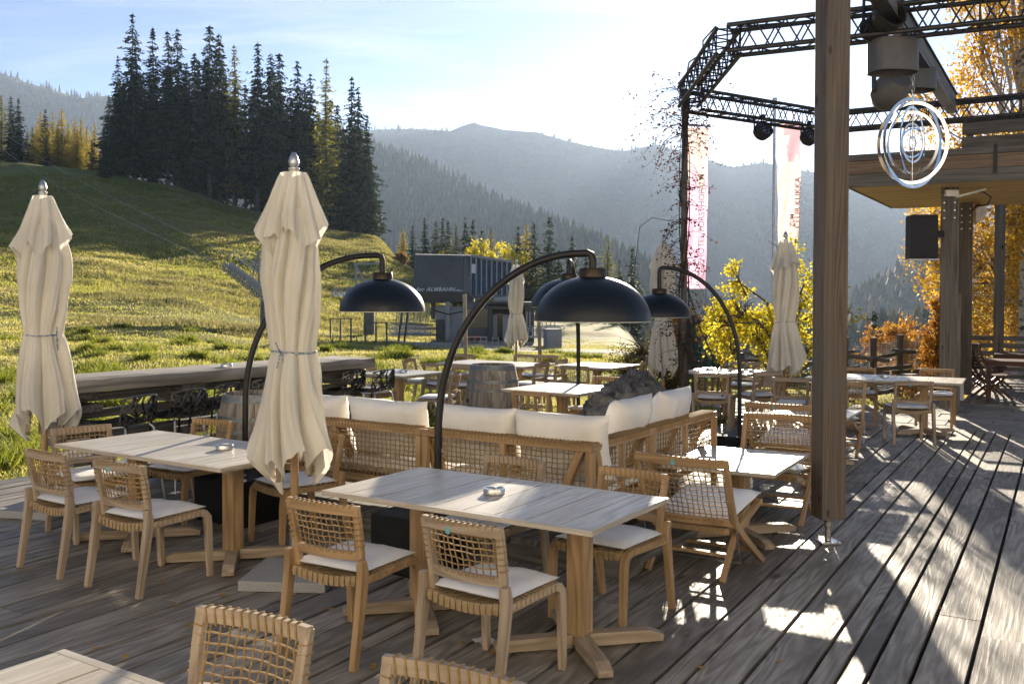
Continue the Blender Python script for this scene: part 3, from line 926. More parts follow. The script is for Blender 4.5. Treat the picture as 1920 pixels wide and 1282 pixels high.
# far tables
for src, lab, x, y, f in (
        (c_mid, 'far woven chair at the left side of the square table by the bar', -2.05, 14.0, -50),
        (c_mid, 'far woven chair seen edge on beyond the square table by the bar', -1.5, 16.0, -20),
        (c_mid, 'far woven chair facing left just behind the lamp pole', -1.02, 13.3, 170),
        (c_mid, 'far woven chair between the lamp pole and the barrel table', -1.1, 15.3, 35),
        (c_mid, 'far woven chair with its seat hidden left of the upright barrel', -.72, 15.1, 65),
        (c_mid, 'far woven chair beyond the long table on the lawn, left of the wooden stake', -1.0, 17.3, -120),
        (c_mid, 'far woven chair at the long lawn table just right of the barrel', .27, 15.4, 150),
        (c_mid, 'far woven chair right of the barrel, at the outer end of the long lawn table', .62, 16.2, 155),
        (c_mid, 'far woven chair beyond the long lawn table below the thin parasol', .12, 17.3, -120),
        (c_mid, 'far woven chair beyond the long lawn table, right of the thin parasol', .50, 17.1, -120),
        (c_warm, 'woven chair with a rounded top rail just behind the sofa cushions', .32, 10.85, 62),
        (c_grey, 'far woven chair crossed by a thin black lamp pole', 1.08, 14.85, 62),
        (c_mid, 'far woven chair at the bush side of the pale square table', 1.95, 15.9, 165),
        (c_mid, 'far woven chair behind the pale square table next to the bush', 2.2, 17.0, -115),
        (c_grey, 'far woven chair in front of the glaring table by the thin parasols', 2.83, 13.4, 72),
        (c_mid, 'far woven chair under the right corner of the glaring table', 3.55, 13.75, 110),
        (c_mid, 'far woven chair behind the glaring table in front of the rail fence', 3.72, 15.4, -115),
        (c_grey, 'grey woven chair standing free on the boards at the long right table', 5.12, 12.3, 82),
        (c_warm, 'woven chair behind the long right table next to the thick timber post', 5.15, 14.15, -112),
        (c_warm, 'woven chair at the far right end of the long right table', 6.2, 13.95, -118),
        (c_mid, 'woven chair half hidden by the thick timber post at the long right table', 3.78, 12.75, 62)):
    put(src, lab, x, y, f)


# ------------------------------------------------------------------ tables
def table(label, c, rz, L, W, z, group, peds, n=9, along=False, top=None, leg=.105, arm=.46, name='dining_table', armrot=45):
    t = thing(name, label, 'table', (c[0], c[1], 0), rz, group)
    b = MB()
    g = .008
    if not along:
        for k in range(n):
            a = -L / 2 + L * k / n
            b.beam((a + L / n / 2, -W / 2 + .035, z - .0125), (a + L / n / 2, W / 2 - .035, z - .0125), L / n - g, .025)
        for s in (-1, 1):
            b.beam((-L / 2, s * (W / 2 - .017), z - .0135), (L / 2, s * (W / 2 - .017), z - .0135), .034, .027)
    b.beam((-L / 2 + .03, 0, z - .036), (L / 2 - .03, 0, z - .036), W - .12, .012)
    b.build('table_top', top or M['teaktop'], t, bevel=.002)
    for px in peds:
        b = MB(); b.box((px, 0, (z - .04) / 2 + .02), (leg, leg, z - .045), r=random.random())
        b.build('leg', M['teak'], t, bevel=.005)
        b = MB()
        for k in range(4):
            a = R(armrot) + k * math.pi / 2
            d = Vector((math.cos(a), math.sin(a), 0)); q = Vector((px, 0, 0))
            rr = random.random()
            b.sweep([q + d * leg * .45 + Vector((0, 0, .046)), q + d * (arm - .07) + Vector((0, 0, .043)), q + d * arm + Vector((0, 0, .030))], .078, [.072, .062, .034], r=rr)
        b.build('foot', M['teakgrey'], t, bevel=.004)
    b = MB()
    for s in (-1, 1): b.beam((-L / 2 + .12, s * W * .3, z - .055), (L / 2 - .12, s * W * .3, z - .055), .03, .034)
    b.build('apron', M['teakgrey'], t)
    return t


TG = 'teak tables on the terrace'
AX = R(-32.9)
def mid(o, L, W, a=AX):
    return Vector((o[0], o[1], 0)) + Vector((math.cos(a), math.sin(a), 0)) * L / 2 + Vector((-math.sin(a), math.cos(a), 0)) * W / 2


ta = mid((-1.086, 5.424), 1.743, .909)
table('long bleached teak table with dappled light in the middle of the terrace', ta, AX, 1.743, .909, .75, TG, (-.50, .56))
tb = mid((-3.41, 7.096), 1.8355, .895)
table('sunlit bleached teak table with one dark shadow line, left on the terrace', tb, AX, 1.8355, .895, .75, TG, (-.55, .52), 8)
q = at(120, 1215, .75); tc_ = mid(q - V * .9, 1.9, .9)
table('teak table of which one corner shows at the bottom of the photo', tc_, AX, 1.9, .9, .75, TG, (-.55, .52), 8)
table('low sunstruck teak table between the two nearest lounge chairs', (1.76, 7.42), R(-30), .86, 1.05, .60, TG, (0,), 2, leg=.16, arm=.5)
table('low teak table half hidden behind the thick timber post', (3.30, 10.45), R(-30), .86, 1.05, .60, TG, (0,), 2, leg=.16, arm=.5)
table('square teak table with an ashtray at the far end of the bar', (-1.66, 14.0), AX, 1.0, 1.0, .75, TG, (0,), 6)
table('square teak table just beyond the sofa, crossed by one shadow', (.62, 11.66), AX, 1.05, 1.15, .75, TG, (0,), 6)
table('long teak table on the lawn behind the upright barrel', (-.28, 16.05), AX, 1.75, 1.0, .75, TG, (-.45, .45), 8)
table('pale square teak table left of the leafless bush', (1.40, 15.65), AX, 1.05, 1.05, .75, TG, (0,), 6)
table('glaring square teak table between the thin parasols', (3.27, 14.5), AX, 1.05, 1.05, .75, TG, (0,), 6)
table('long teak table right of the thick timber post near the canopy', (5.2, 13.28), R(-28), 2.0, .98, .75, TG, (-.55, .50), 9)


# ------------------------------------------------------------------ lounge chair: low folding chair on crossed legs
def lounge_chair(label, loc, rz, group, blue=True):
    t = thing('lounge_chair', label, 'chair', loc, rz, group)
    w = .31
    for sx in (-1, 1):
        b = MB()                                   # back post running down and forward into the front foot
        b.sweep([(sx * w, -.40, .80), (sx * w, -.30, .52), (sx * w, -.22, .36), (sx * w, .06, .17), (sx * w, .34, 0)], .036, [.034, .046, .058, .05, .042], side=(1, 0, 0))
        b.build('leg', M['teak'], t, bevel=.004)
        b = MB()
        b.sweep([(sx * (w - .045), .38, .40), (sx * (w - .045), .10, .33), (sx * (w - .045), -.10, .26), (sx * (w - .045), -.33, .0)], .034, [.04, .052, .05, .042], side=(1, 0, 0))
        b.build('leg', M['teak'], t, bevel=.004)
    b = MB(); b.sweep(curve_bar(w + .018, -.395, .05, .785), .032, .06, r=.7); b.build('top_rail', M['teak'], t, bevel=.004)
    b = MB(); b.sweep(curve_bar(w - .01, -.235, .045, .375), .03, .05, r=.3); b.build('lower_rail', M['teak'], t, bevel=.004)
    b = MB()
    b.beam((-w + .02, .385, .40), (w - .02, .385, .40), .03, .05)
    b.beam((-w + .04, -.22, .31), (w - .04, -.22, .31), .03, .045)
    b.beam((-w + .02, .16, .115), (w - .02, .16, .115), .045, .022)
    b.beam((-w + .04, -.16, .135), (w - .04, -.16, .135), .045, .022)
    b.build('stretcher', M['teak'], t, bevel=.003)
    b = MB()

    def fn(a, c):
        x = (2 * a - 1) * (w - .012)
        return (x, -.388 + c * .155 - .05 * (1 - (x / w) ** 2), .76 - c * .37)
    webbing(b, 0, 1, 16, 10, fn, .0042, .13, 5)
    for i in range(16):
        x = (2 * (i + .5) / 16 - 1) * (w - .01); y = -.395 - .05 * (1 - (x / w) ** 2)
        b.tube([(x, y + .018, .752), (x, y + .02, .785), (x + .006, y + .014, .8165), (x + .006, y - .016, .8165), (x + .006, y - .019, .80)], .0045, 4)
    for i in range(10):
        x = (2 * (i + .5) / 10 - 1) * (w - .05); y = -.235 - .045 * (1 - (x / w) ** 2)
        b.tube([(x - .012, y - .012, .388), (x - .006, y - .018, .379), (x + .008, y - .018, .379), (x + .014, y - .012, .388)], .0045, 4)
    b.build('back_webbing', M['rope'], t)
    b = MB()
    for i in range(14):
        x = (2 * (i + .5) / 14 - 1) * (w - .06)
        b.sweep([(x, .398, .37), (x, .402, .40), (x, .388, .43), (x, .32, .425), (x, 0, .345), (x, -.2, .335), (x, -.236, .325), (x, -.236, .295)], .028, .006, side=(1, 0, 0), r=random.random())
    b.build('seat_webbing', M['strap'], t, smooth=40)
    b = MB()
    b.pillow(.56, .64, .085, Matrix.Translation((0, .085, .425)) @ Matrix.Rotation(R(8), 4, 'X'), 12, 4, .02, .006)
    b.build('seat_pad', M['pad'], t, smooth=60)
    b = MB()
    P = [(-w - .022, -.25, .33), (-w - .022, -.17, .10), (w + .022, -.17, .10), (w + .022, -.25, .33)]
    b.tube(P, .006, 6)
    b.build('guard_rod', M['steel'], t)
    if blue:
        b = MB(); b.box((-.03, -.4625, .775), (.024, .006, .03)); b.build('tag', M['tag'], t)
    return t


LG = 'low folding lounge chairs with woven backs'
lc = lounge_chair('low lounge chair with a blue tag right of the long table, back towards the viewer', (1.33, 6.60, 0), R(57 - 90), LG)
put(lc, 'low lounge chair facing the viewer across the sunstruck low table', 2.22, 8.15, -117, LG)
put(lc, 'low lounge chair back to back with another beside the thick post', 2.83, 9.75, 60, LG)
put(lc, 'low lounge chair right behind the thick timber post at the second low table', 3.90, 11.55, -117, LG)
put(lc, 'low lounge chair with a thick pale seat just left of the dark boulder', 1.12, 12.15, -125, LG)


# ------------------------------------------------------------------ sofa modules on a low plank platform
PZ = .17
q0 = Vector((.54, 6.45, 0)); US = Vector((math.cos(R(147.2)), math.sin(R(147.2)), 0)); VS = Vector((math.cos(R(57.3)), math.sin(R(57.3)), 0))
b = MB()
pl = thing('sofa_platform', 'low weathered plank platform under the corner sofa', 'platform', (q0.x, q0.y, 0), R(57.3 - 90))
b = MB(); k = -3.4
rd = random.Random(8)
while k < .30:
    w_ = rd.choice((.14, .2, .2, .24)); b.box((k + w_ / 2, 1.55, PZ - .022 + rd.uniform(-.002, .002)), (w_ - .012, 3.3, .044), r=rd.random()); k += w_
b.build('platform_boards', M['step'], pl)
b = MB()
b.box((-1.55, -.085, .064), (3.66, .03, .125)); b.box((.275, 1.55, .064), (.03, 3.25, .125)); b.box((-3.39, 1.55, .064), (.03, 3.25, .125))
b.build('platform_side', M['step'], pl)


def sofa(label, p, rz, L, cush, ends=(1, 1)):
    """p: outer corner of the rail, x runs along the rail, y into the seat"""
    t = thing('sofa_module', label, 'sofa', (p.x, p.y, PZ), rz, 'modules of the corner sofa')
    zr = .68
    b = MB()
    b.beam((0, .02, zr - .025), (L, .02, zr - .025), .036, .05); b.beam((0, .115, zr - .022), (L, .115, zr - .022), .036, .044)
    for x in (.03, L / 2, L - .03): b.beam((x, .03, zr - .028), (x, .105, zr - .028), .04, .03)
    for x in (.025, L - .025):
        b.box((x, .022, (zr - .052) / 2), (.05, .042, zr - .052))
        bb = MB(); bb.sweep([(x, .10, zr - .045), (x, .30, .20)], .044, .055, side=(1, 0, 0)); bb.build('back_brace', M['teak'], t, bevel=.003)
    b.box((L / 2, .022, .45), (.046, .036, .36))
    bb = MB(); bb.sweep([(L / 2, .10, zr - .045), (L / 2, .26, .26)], .044, .05, side=(1, 0, 0)); bb.build('back_brace', M['teak'], t, bevel=.003)
    b.beam((.05, .024, .245), (L - .05, .024, .245), .034, .05)
    b.build('back_frame', M['teak'], t, bevel=.003)
    b = MB()
    nx = int(L / .035)
    for k in range(nx):
        x = .05 + (L - .1) * (k + .5) / nx
        b.tube([(x, .0, zr - .03), (x, .002, zr + .003), (x + .008, .02, zr + .006), (x + .008, .115, zr + .006), (x + .008, .137, zr + .001), (x + .008, .137, zr - .03)], .0055, 4)
    b.build('rail_webbing', M['rope'], t)
    b = MB()
    h = L / 2
    for x0, x1 in ((.05, h - .023), (h + .023, L - .05)):
        def fn(a, c):
            return (x0 + (x1 - x0) * a, .05 + .015 * math.sin(a * 9) * .3, zr - .045 - c * (zr - .045 - .27))
        webbing(b, 0, 1, max(5, int((x1 - x0) / .043)), 9, fn, .0045, .14, int(x0 * 50))
    b.build('back_webbing', M['rope'], t)
    b = MB()
    b.beam((0, .12, .20), (L, .12, .20), .036, .06); b.beam((0, .84, .20), (L, .84, .20), .036, .06)
    for x in (.02, L - .02):
        b.beam((x, .14, .20), (x, .82, .20), .034, .056); b.box((x, .84, .085), (.05, .05, .17))
    for k in range(int(.66 / .07)):
        b.beam((.04, .17 + k * .07, .215), (L - .04, .17 + k * .07, .215), .045, .018)
    b.build('seat_frame', M['teak'], t, bevel=.003)
    n = cush
    b = MB()
    for k in range(1):
        b.pillow(L - .02, .70, .19, Matrix.Translation((L / 2, .52, .315)), 16, 3 + L, .01, .008)
    b.build('seat_cushion', M['sofa_fabric'], t, smooth=60)
    return t


SA = R(147.2) - math.pi        # x axis runs from the left end towards the corner
pA = q0 + US * 3.27; pB = q0 + US * 1.46
sofa('left module of the corner sofa behind the big folded parasol', pA, SA, 1.80, 2)
sofa('corner module of the sofa behind the arched black lamp pole', pB, SA, 1.46, 2)
SB = R(57.3)
pC = q0 + VS * .02; pD = q0 + VS * 1.02
sofa('right module of the sofa next to the corner, with open woven side', pC + Vector((0, 0, 0)) + VS * .0, SB, .99, 1)
sofa('outermost right module of the corner sofa beside the low lounge chairs', pD, SB, 1.36, 1)


def back_cushion(label, p, ang, w, h, th, tilt, seed):
    m = Matrix.Rotation(R(90 + tilt), 4, 'X')
    b = MB(); b.pillow(w, h, th, m, 18, seed, .09, .012)
    o = b.build('back_cushion', M['sofa_fabric'], smooth=70, loc=p, rz=ang)
    return tag(o, label, 'cushion', 'loose back cushions of the sofa')


for d, w_, lab, sd in ((2.79, .86, 'cream cushion peeping out right behind the big parasol', 1), (1.94, .84, 'leftmost fully visible cream cushion leaning on the sofa rail', 2),
                       (1.075, .76, 'cream cushion right of the arched lamp pole base on the sofa', 3), (.34, .80, 'cream cushion at the corner end of the long sofa rail', 4)):
    p = q0 + US * d + VS * .215 + Vector((0, 0, .80)); back_cushion(lab, p, SA, w_, .50, .20, 14, sd)
for d, w_, lab, sd in ((.98, .66, 'upright cream cushion leaning in front of the dark boulder', 5), (1.78, .66, 'cream cushion at the outer end of the right sofa arm', 6)):
    p = q0 + VS * d + US * .215 + Vector((0, 0, .83)); back_cushion(lab, p, SB, w_, .54, .20, 14, sd)


# ------------------------------------------------------------------ arched lamps
def arc_lamp(label, base, pole, shade, top, rim, box, rad=.385, name='arc_lamp', brz=0, prad=.026, base_r=None):
    """pole: foot of the pole, shade: centre under the shade (both x, y)"""
    t = thing(name, label, 'lamp', (base[0], base[1], 0), 0, 'arched terrace lamps')
    o = Vector((base[0], base[1], 0))
    p0 = Vector((pole[0], pole[1], 0)) - o; p1 = Vector((shade[0], shade[1], 0)) - o
    d = p1 - p0
    b = MB(); b.box((0, 0, box[2] / 2 + .004), box, brz); b.build('base', M['blackbox'], t, bevel=.006)
    hh = top - .02
    path = [p0 + Vector((0, 0, .01)), p0 + Vector((0, 0, .45)), p0 + d * .005 + Vector((0, 0, .75 * hh * .62))]
    for k in range(1, 20):
        a = math.pi / 2 * k / 20
        x = 1 - math.cos(a); z = math.sin(a)
        path.append(p0 + d * (.01 + .93 * x) + Vector((0, 0, hh * .46 + (hh * .54) * z)))
    path += [p0 + d * .965 + Vector((0, 0, hh)), p0 + d * .99 + Vector((0, 0, hh - .012)), p1 + Vector((0, 0, hh - .045)), p1 + Vector((0, 0, rim + .33))]
    b = MB(); b.tube(path, prad, 10); b.build('pole', M['black'], t, smooth=60)
    hs = rad * .76
    b = MB()
    prof = []
    for k in range(15):
        a = math.pi / 2 * k / 14
        prof.append((max(.075, rad * math.cos(a) ** .92), rim + hs * math.sin(a) ** 1.05))
    b.lathe(prof, 40, p1); s = b.build('shade', M['lamp_blue'], t, smooth=60)
    b = MB(); b.lathe([(r_ * .985, z - .006) for r_, z in prof], 40, p1); b.build('shade_lining', M['lamp_in'], s, smooth=60)
    b = MB(); b.lathe([(.0, rim + hs + .052), (.088, rim + hs + .052), (.092, rim + hs + .046), (.092, rim + hs - .02), (.06, rim + hs - .03)], 24, p1); b.build('collar', M['bronze'], t, smooth=40)
    return t


def xy(px, Y): return (atY(px, 600, Y).x, Y)


arc_lamp('big arched lamp whose black pole crosses the sofa, blue dome above the long table', xy(785, 6.5), xy(821, 6.52), xy(1111, 6.3), 2.165, 1.70, (.46, .46, .39), brz=AX)
arc_lamp('arched lamp rising behind the sunlit table, its dome beside the big parasol', xy(462, 8.0), xy(459, 8.12), xy(717, 8.6), 2.245, 1.725, (.60, .60, .37), brz=AX)
arc_lamp('arched lamp with a dome half hidden behind the big blue dome', xy(1085, 12.3), xy(1085, 12.2), xy(1066, 10.9), 2.29, 1.745, (.46, .46, .3), brz=AX, rad=.43)
arc_lamp('arched lamp bending left from its pole beside the thin parasols', xy(1388, 11.5), xy(1388, 11.5), xy(1236, 11.7), 2.24, 1.62, (.46, .46, .2), brz=AX)


# ------------------------------------------------------------------ folded parasols
def parasol(label, x, y, h=2.80, seed=0, slab=True, rr=1.0, lite=False, hem=.75, turn=0):
    t = thing('parasol', label, 'parasol', (x, y, 0), turn, 'folded cream parasols')
    rd = random.Random(seed)
    nt_ = 200
    b = MB(); b.tube([(0, 0, .03), (0, 0, h - .1)], .026, 12); b.build('pole', M['teak'], t, smooth=60)
    b = MB(); b.lathe([(0, h), (.012, h - .004), (.026, h - .03), (.034, h - .06), (.032, h - .085), (.022, h - .098), (.036, h - .104), (.036, h - .112), (.030, h - .12), (.03, h - .15)], 20)
    b.build('finial', M['alu'], t, smooth=50)
    ph = [rd.uniform(-.25, .25) for _ in range(8)]; am = [rd.uniform(.6, 1.35) for _ in range(8)]

    def folds(th, sharp):
        q = th / (2 * math.pi) * 8
        k = int(q) % 8; f = q - int(q)
        a0, a1 = am[k], am[(k + 1) % 8]
        a = a0 * (1 - f) + a1 * f
        c = abs(math.sin(math.pi * (f + .12 * math.sin(2 * math.pi * f + ph[k] * 6))))
        return (c ** sharp) * a + .12 * abs(math.sin(q * math.pi * 2.03 + ph[k] * 9)) + .07 * abs(math.sin(q * math.pi * 3.6 + 1.7 * math.sin(q)))

    def layer(name, z0, z1, rad, fold, hemf, n=26, twist=.0, sharp=.7, off=0.0):
        b = MB(); rows = []
        for i in range(n + 1):
            s = i / n; row = []
            for j in range(nt_):
                th = 2 * math.pi * j / nt_
                tw = th + twist * s + off + .10 * math.sin(3 * s + seed + math.sin(th) * 1.5)
                zb = z1 + hemf * ((folds(tw, 1.0) - .6) + .9 * mnoise.noise(Vector((math.cos(th) * 1.3, math.sin(th) * 1.3, seed + z1 * 3))))
                z = z0 + (zb - z0) * s
                zz_ = z0 + (z1 - z0) * s
                r0 = rad(s) * rr
                f = folds(tw, sharp)
                q = r0 * (1 - fold(s) + fold(s) * 1.25 * f)
                q *= 1 + .20 * mnoise.noise(Vector((math.cos(th) * 1.6, math.sin(th) * 1.6, z * 2.2 + seed)))
                row.append((q * math.cos(th), q * math.sin(th), z))
            rows.append(row)
        b.grid(rows, cj=True)
        return b.build(name, M['canvas'], t, smooth=180)
    L = lambda *p: (lambda s: float(np.interp(s, *zip(*p))))
    k = h / 2.80
    layer('vent_cap', 2.665 * k, 2.20 * k, L((0, .078), (.1, .095), (.5, .14), (.9, .185), (1, .195)), L((0, .05), (.3, .28), (1, .55)), .17, 20, 0, .8)
    layer('canopy', 2.42 * k, 1.50 * k, L((0, .12), (.25, .165), (.5, .182), (.75, .168), (.93, .142), (1, .134)), L((0, .5), (.5, .55), (1, .32)), .0, 34, .45, .7, .35)
    layer('skirt', 1.505 * k, (hem + .02) * k, L((0, .135), (.08, .150), (.4, .185), (.8, .222), (1, .238)), L((0, .32), (.4, .52), (1, .60)), .20, 38, -.35, .7, .9)
    b = MB()
    ring = []
    for j in range(40):
        th = 2 * math.pi * j / 40
        ring.append(((.142 * rr) * math.cos(th), (.142 * rr) * math.sin(th), 1.50 * k + .006 * math.sin(th * 2 + seed)))
    b.tube(ring, .007, 6, closed=True)
    a = 3.9
    e = Vector((.158 * math.cos(a), .158 * math.sin(a), 1.5 * k))
    for dx, dz in ((-.03, -.10), (.02, -.13), (-.04, .07)):
        b.tube([e, e + Vector((dx * .5, -.01, dz * .3)), e + Vector((dx, -.012, dz))], .0055, 5)
    b.build('tie_cord', M['rope_blue'], t, smooth=60)
    for j in range(4):
        th = .4 + j * math.pi / 2
        bb = MB(); bb.sweep([(.10 * math.cos(th), .10 * math.sin(th), 1.1), (.13 * math.cos(th), .13 * math.sin(th), .66 + .05 * (j % 2))], .018, .030); bb.build('rib', M['teakgrey'], t)
    if slab:
        b = MB(); b.box((.0, .0, .035), (.56, .56, .066), AX); s = b.build('base_slab', M['granite'], t, bevel=.006)
        b = MB(); b.lathe([(.07, .07), (.07, .078), (.034, .085), (.034, .32), (.028, .325)], 18); b.build('sleeve', M['steel'], t, smooth=40)
    return t


parasol('big folded cream parasol in the middle with a blue tie cord and a granite slab', -1.42, 6.22, 2.79, 1, turn=.5)
parasol('folded cream parasol at the left edge of the terrace', -4.0, 8.15, 2.84, 5, turn=1.9)
parasol('thin folded parasol in front of the lift station', .10, 22.5, 2.75, 9, False, .92, turn=.2)
parasol('thin folded parasol behind the dark creeper pole', 2.30, 14.5, 2.80, 14, False, .85, turn=1.1)
parasol('folded parasol in front of the yellow leafed tree', 3.96, 13.85, 2.82, 21, False, 1.0, turn=2.3)


# ------------------------------------------------------------------ barrels, boulder, small things
def barrel(label, x, y, h=.95, rm=.36, rt=.29):
    t = thing('barrel', label, 'barrel', (x, y, 0), random.random() * 6, 'old oak barrels')
    b = MB(); n = 22
    for k in range(n):
        a0, a1 = 2 * math.pi * k / n, 2 * math.pi * (k + 1) / n
        P = []; r0 = random.random()
        gs = []
        for i in range(11):
            s = i / 10; rad = rt + (rm - rt) * (1 - (2 * s - 1) ** 2)
            z = h * s
            for a, q in ((a0 + .008, 0), ((a0 + a1) / 2, .006), (a1 - .008, 0)):
                P.append((math.cos(a) * (rad + q), math.sin(a) * (rad + q), z)); gs.append((z + k * 3, (a - a0) * rad + k, k * .7))
        fs = [(i * 3 + j, i * 3 + j + 1, i * 3 + j + 4, i * 3 + j + 3) for i in range(10) for j in range(2)]
        b.add(P, fs, gs, r0)
    b.build('staves', M['barrel'], t, smooth=50)
    for z0, wd in ((.0, .07), (.20, .045), (.30, .035), (.60, .035), (.71, .045), (.88, .07)):
        b = MB(); pr = []
        for z in (z0, z0 + wd):
            s = min(1, z / h); rad = rt + (rm - rt) * (1 - (2 * s - 1) ** 2) + .009
            pr.append((rad, z))
        b.lathe([(pr[0][0] - .01, pr[0][1])] + pr + [(pr[1][0] - .01, pr[1][1])], 44); b.build('hoop', M['trim'], t, smooth=40)
    b = MB(); b.lathe([(0, h - .04), (rt - .012, h - .04)], 32); b.build('lid', M['barrel'], t)
    b = MB(); b.lathe([(0, .03), (rt, .03)], 32); b.build('lid', M['barrel'], t)
    b = MB(); b.tube([(rm + .002, 0, h * .5), (rm + .012, 0, h * .5)], .028, 12); b.build('bung', M['black'], t)
    return t


barrel('old oak barrel behind the sunlit table, left of the big parasol', -2.40, 8.95)
barrel('old oak barrel standing upright between the back tables', -.26, 12.9)

bm = MB()
rows = []
for i in range(61):
    ph_ = math.pi * i / 60; row = []
    for j in range(90):
        th = 2 * math.pi * j / 90
        d = Vector((math.sin(ph_) * math.cos(th), math.sin(ph_) * math.sin(th), math.cos(ph_)))
        q = 1 + .22 * mnoise.noise(d * 1.6 + Vector((4, 1, 2))) + .10 * mnoise.noise(d * 4) + .05 * mnoise.noise(d * 10) - .10 * max(0, .12 - abs(mnoise.noise(d * 3 + Vector((7, 3, 1))))) / .12 - .05 * max(0, .15 - abs(mnoise.noise(d * 7))) / .15 + .02 * mnoise.noise(d * 24)
        row.append((d.x * .52 * q, d.y * .42 * q, max(-.47, d.z * .50 * q) + .46))
    rows.append(row)
bm.grid(rows, cj=True)
tag(bm.build('boulder', M['boulder'], smooth=180, loc=(1.18, 9.35, PZ - .03), rz=.6), 'rough dark boulder inside the corner sofa', 'rock')


def ashtray(label, x, y, z, r=.062):
    t = thing('ashtray', label, 'ashtray', (x, y, z), random.random() * 6, 'steel ashtrays')
    b = MB(); b.lathe([(0, .002), (r, .002), (r, .030), (r * .97, .033), (r * .86, .033), (r * .84, .028)], 28); b.build('bowl', M['steel'], t, smooth=35)
    b = MB(); b.lathe([(r * .84, .028), (r * .4, .022), (r * .22, .024)], 28); b.lathe([(r * .2, .034), (r * .1, .036), (0, .036)], 14); b.build('lid', M['steel'], t, smooth=35)
    return t


for lab, px, py, z in (('round steel ashtray on the long dappled table', 927, 925, .75), ('steel ashtray on the sunlit left table', 421, 842, .75), ('steel ashtray on the square table by the bar', 757, 698, .75),
                       ('steel ashtray lying on the thick bar counter', 425, 688, 1.10), ('small ashtray on the glaring table', 1331, 694, .75), ('ashtray on the long right table', 1659, 707, .75)):
    p = at(px, py, z); ashtray(lab, p.x, p.y, z + .0015)
p = at(1705, 703, .75)
b = MB(); b.box((0, 0, .008), (.20, .13, .012), .3); tag(b.build('menu_folder', M['black'], loc=(p.x, p.y, .752)), 'dark menu folder lying on the long right table', 'menu')
p = at(905, 1212)
b = MB(); b.grid([[(i * .03, j * .045, .004 + .008 * mnoise.noise(Vector((i, j, 1)))) for j in range(3)] for i in range(4)]); b.grid([[(i * .025 - .03, j * .03 + .03, .014 + .01 * mnoise.noise(Vector((i, j, 4)))) for j in range(3)] for i in range(4)])
tag(b.build('napkin', M['paper'], loc=(p.x, p.y, .003), rz=.4), 'crumpled white paper napkin on the deck under the long table', 'napkin')

# fallen leaves, each lying by itself
rd = random.Random(44)
b = MB(); b.grid([[(.034 * (i / 3 - .5), .026 * (j / 3 - .5) * (1.2 - abs(i / 3 - .5)), .004 + .006 * abs(j / 3 - .5) + .004 * (i == 3)) for j in range(4)] for i in range(4)], r=.3)
lf = b.build('fallen_leaf', M['litter'])
first = True
spots = [(437, 1018), (655, 1085), (868, 1208), (1000, 1202), (905, 1280), (1315, 1255), (1460, 1243), (620, 1095), (340, 1005), (310, 1095), (390, 1010), (395, 1012), (180, 1218), (500, 1075), (690, 985), (760, 1010), (800, 1000), (815, 1040), (1285, 1080), (700, 1250), (1210, 1000), (1100, 1012), (290, 1060), (460, 1035)]
for k in range(40): spots.append((rd.uniform(150, 1300), rd.uniform(985, 1280)))
for px, py in spots:
    p = at(px, py)
    o = lf if first else lf.copy()
    if not first: C.objects.link(o)
    first = False
    o.location = (p.x, p.y, .004); o.rotation_euler = (0, 0, rd.random() * 6.28); o.scale = (rd.uniform(.7, 1.4),) * 3
    tag(o, 'small dry yellow leaf lying on the deck boards', 'leaf', 'fallen leaves on the deck')
M['fascia'] = wood('brown fascia board', (.10, .062, .036), (.27, .185, .115), (.55, .75), (.8, 22, 22), .6, .3, .3, wv=.4, knots=.6)
# ------------------------------------------------------------------ the long bar counter
pb = Vector((-3.86, 8.5, 0)); LB = 3.9
t = thing('bar_counter', 'long bar of a thick weathered slab on stacked dark timbers', 'bar counter', pb, R(57.2))
b = MB()                                   # local x along the bar, y into the lawn
rows = []
for i in range(60):
    s = i / 59; x = -.02 + (LB + .1) * s
    e = .012 * mnoise.noise(Vector((x * 1.7, 1, 0))) + .016 * mnoise.noise(Vector((x * 5, 2, 0)))
    e2 = .02 * mnoise.noise(Vector((x * 2.1, 5, 0)))
    y0, y1 = -.01 + e, .70 + e2
    tt = 1.10 + .006 * mnoise.noise(Vector((x * 3, 9, 0)))
    rows.append([(x, y0 + .012, .985), (x, y0, 1.0), (x, y0 - .004 + .01 * mnoise.noise(Vector((x * 6, 3, 3))), 1.05), (x, y0 + .004, 1.09), (x, y0 + .018, tt), (x, .35, tt), (x, y1 - .015, tt), (x, y1, 1.09), (x, y1, .985)])
gs = [(p[0], p[1], p[2]) for row in rows for p in row]
b.grid(rows, cj=True, gs=gs)
b.add([rows[0][k] for k in range(9)], [tuple(range(9))]); b.add([rows[-1][k] for k in range(9)], [tuple(range(8, -1, -1))])
b.build('counter_slab', M['slab'], t, smooth=40)
rd = random.Random(2)
b = MB()
for z in (.14, .34, .54, .74, .90):
    b.box((LB / 2, .38 + rd.uniform(-.01, .01), z), (LB - .1, .10, .075), r=rd.random())
b.build('rail_timber', M['step'], t, bevel=.006)
for x in (.16, 1.36, 2.56, 3.74):
    b = MB()
    for z in (.02, .18, .34, .50, .66, .82, .945):
        b.box((x + rd.uniform(-.02, .02), .38, z), (.24 + rd.uniform(0, .12), .50, .072), r=rd.random())
    b.build('block_stack', M['step'], t, bevel=.006)


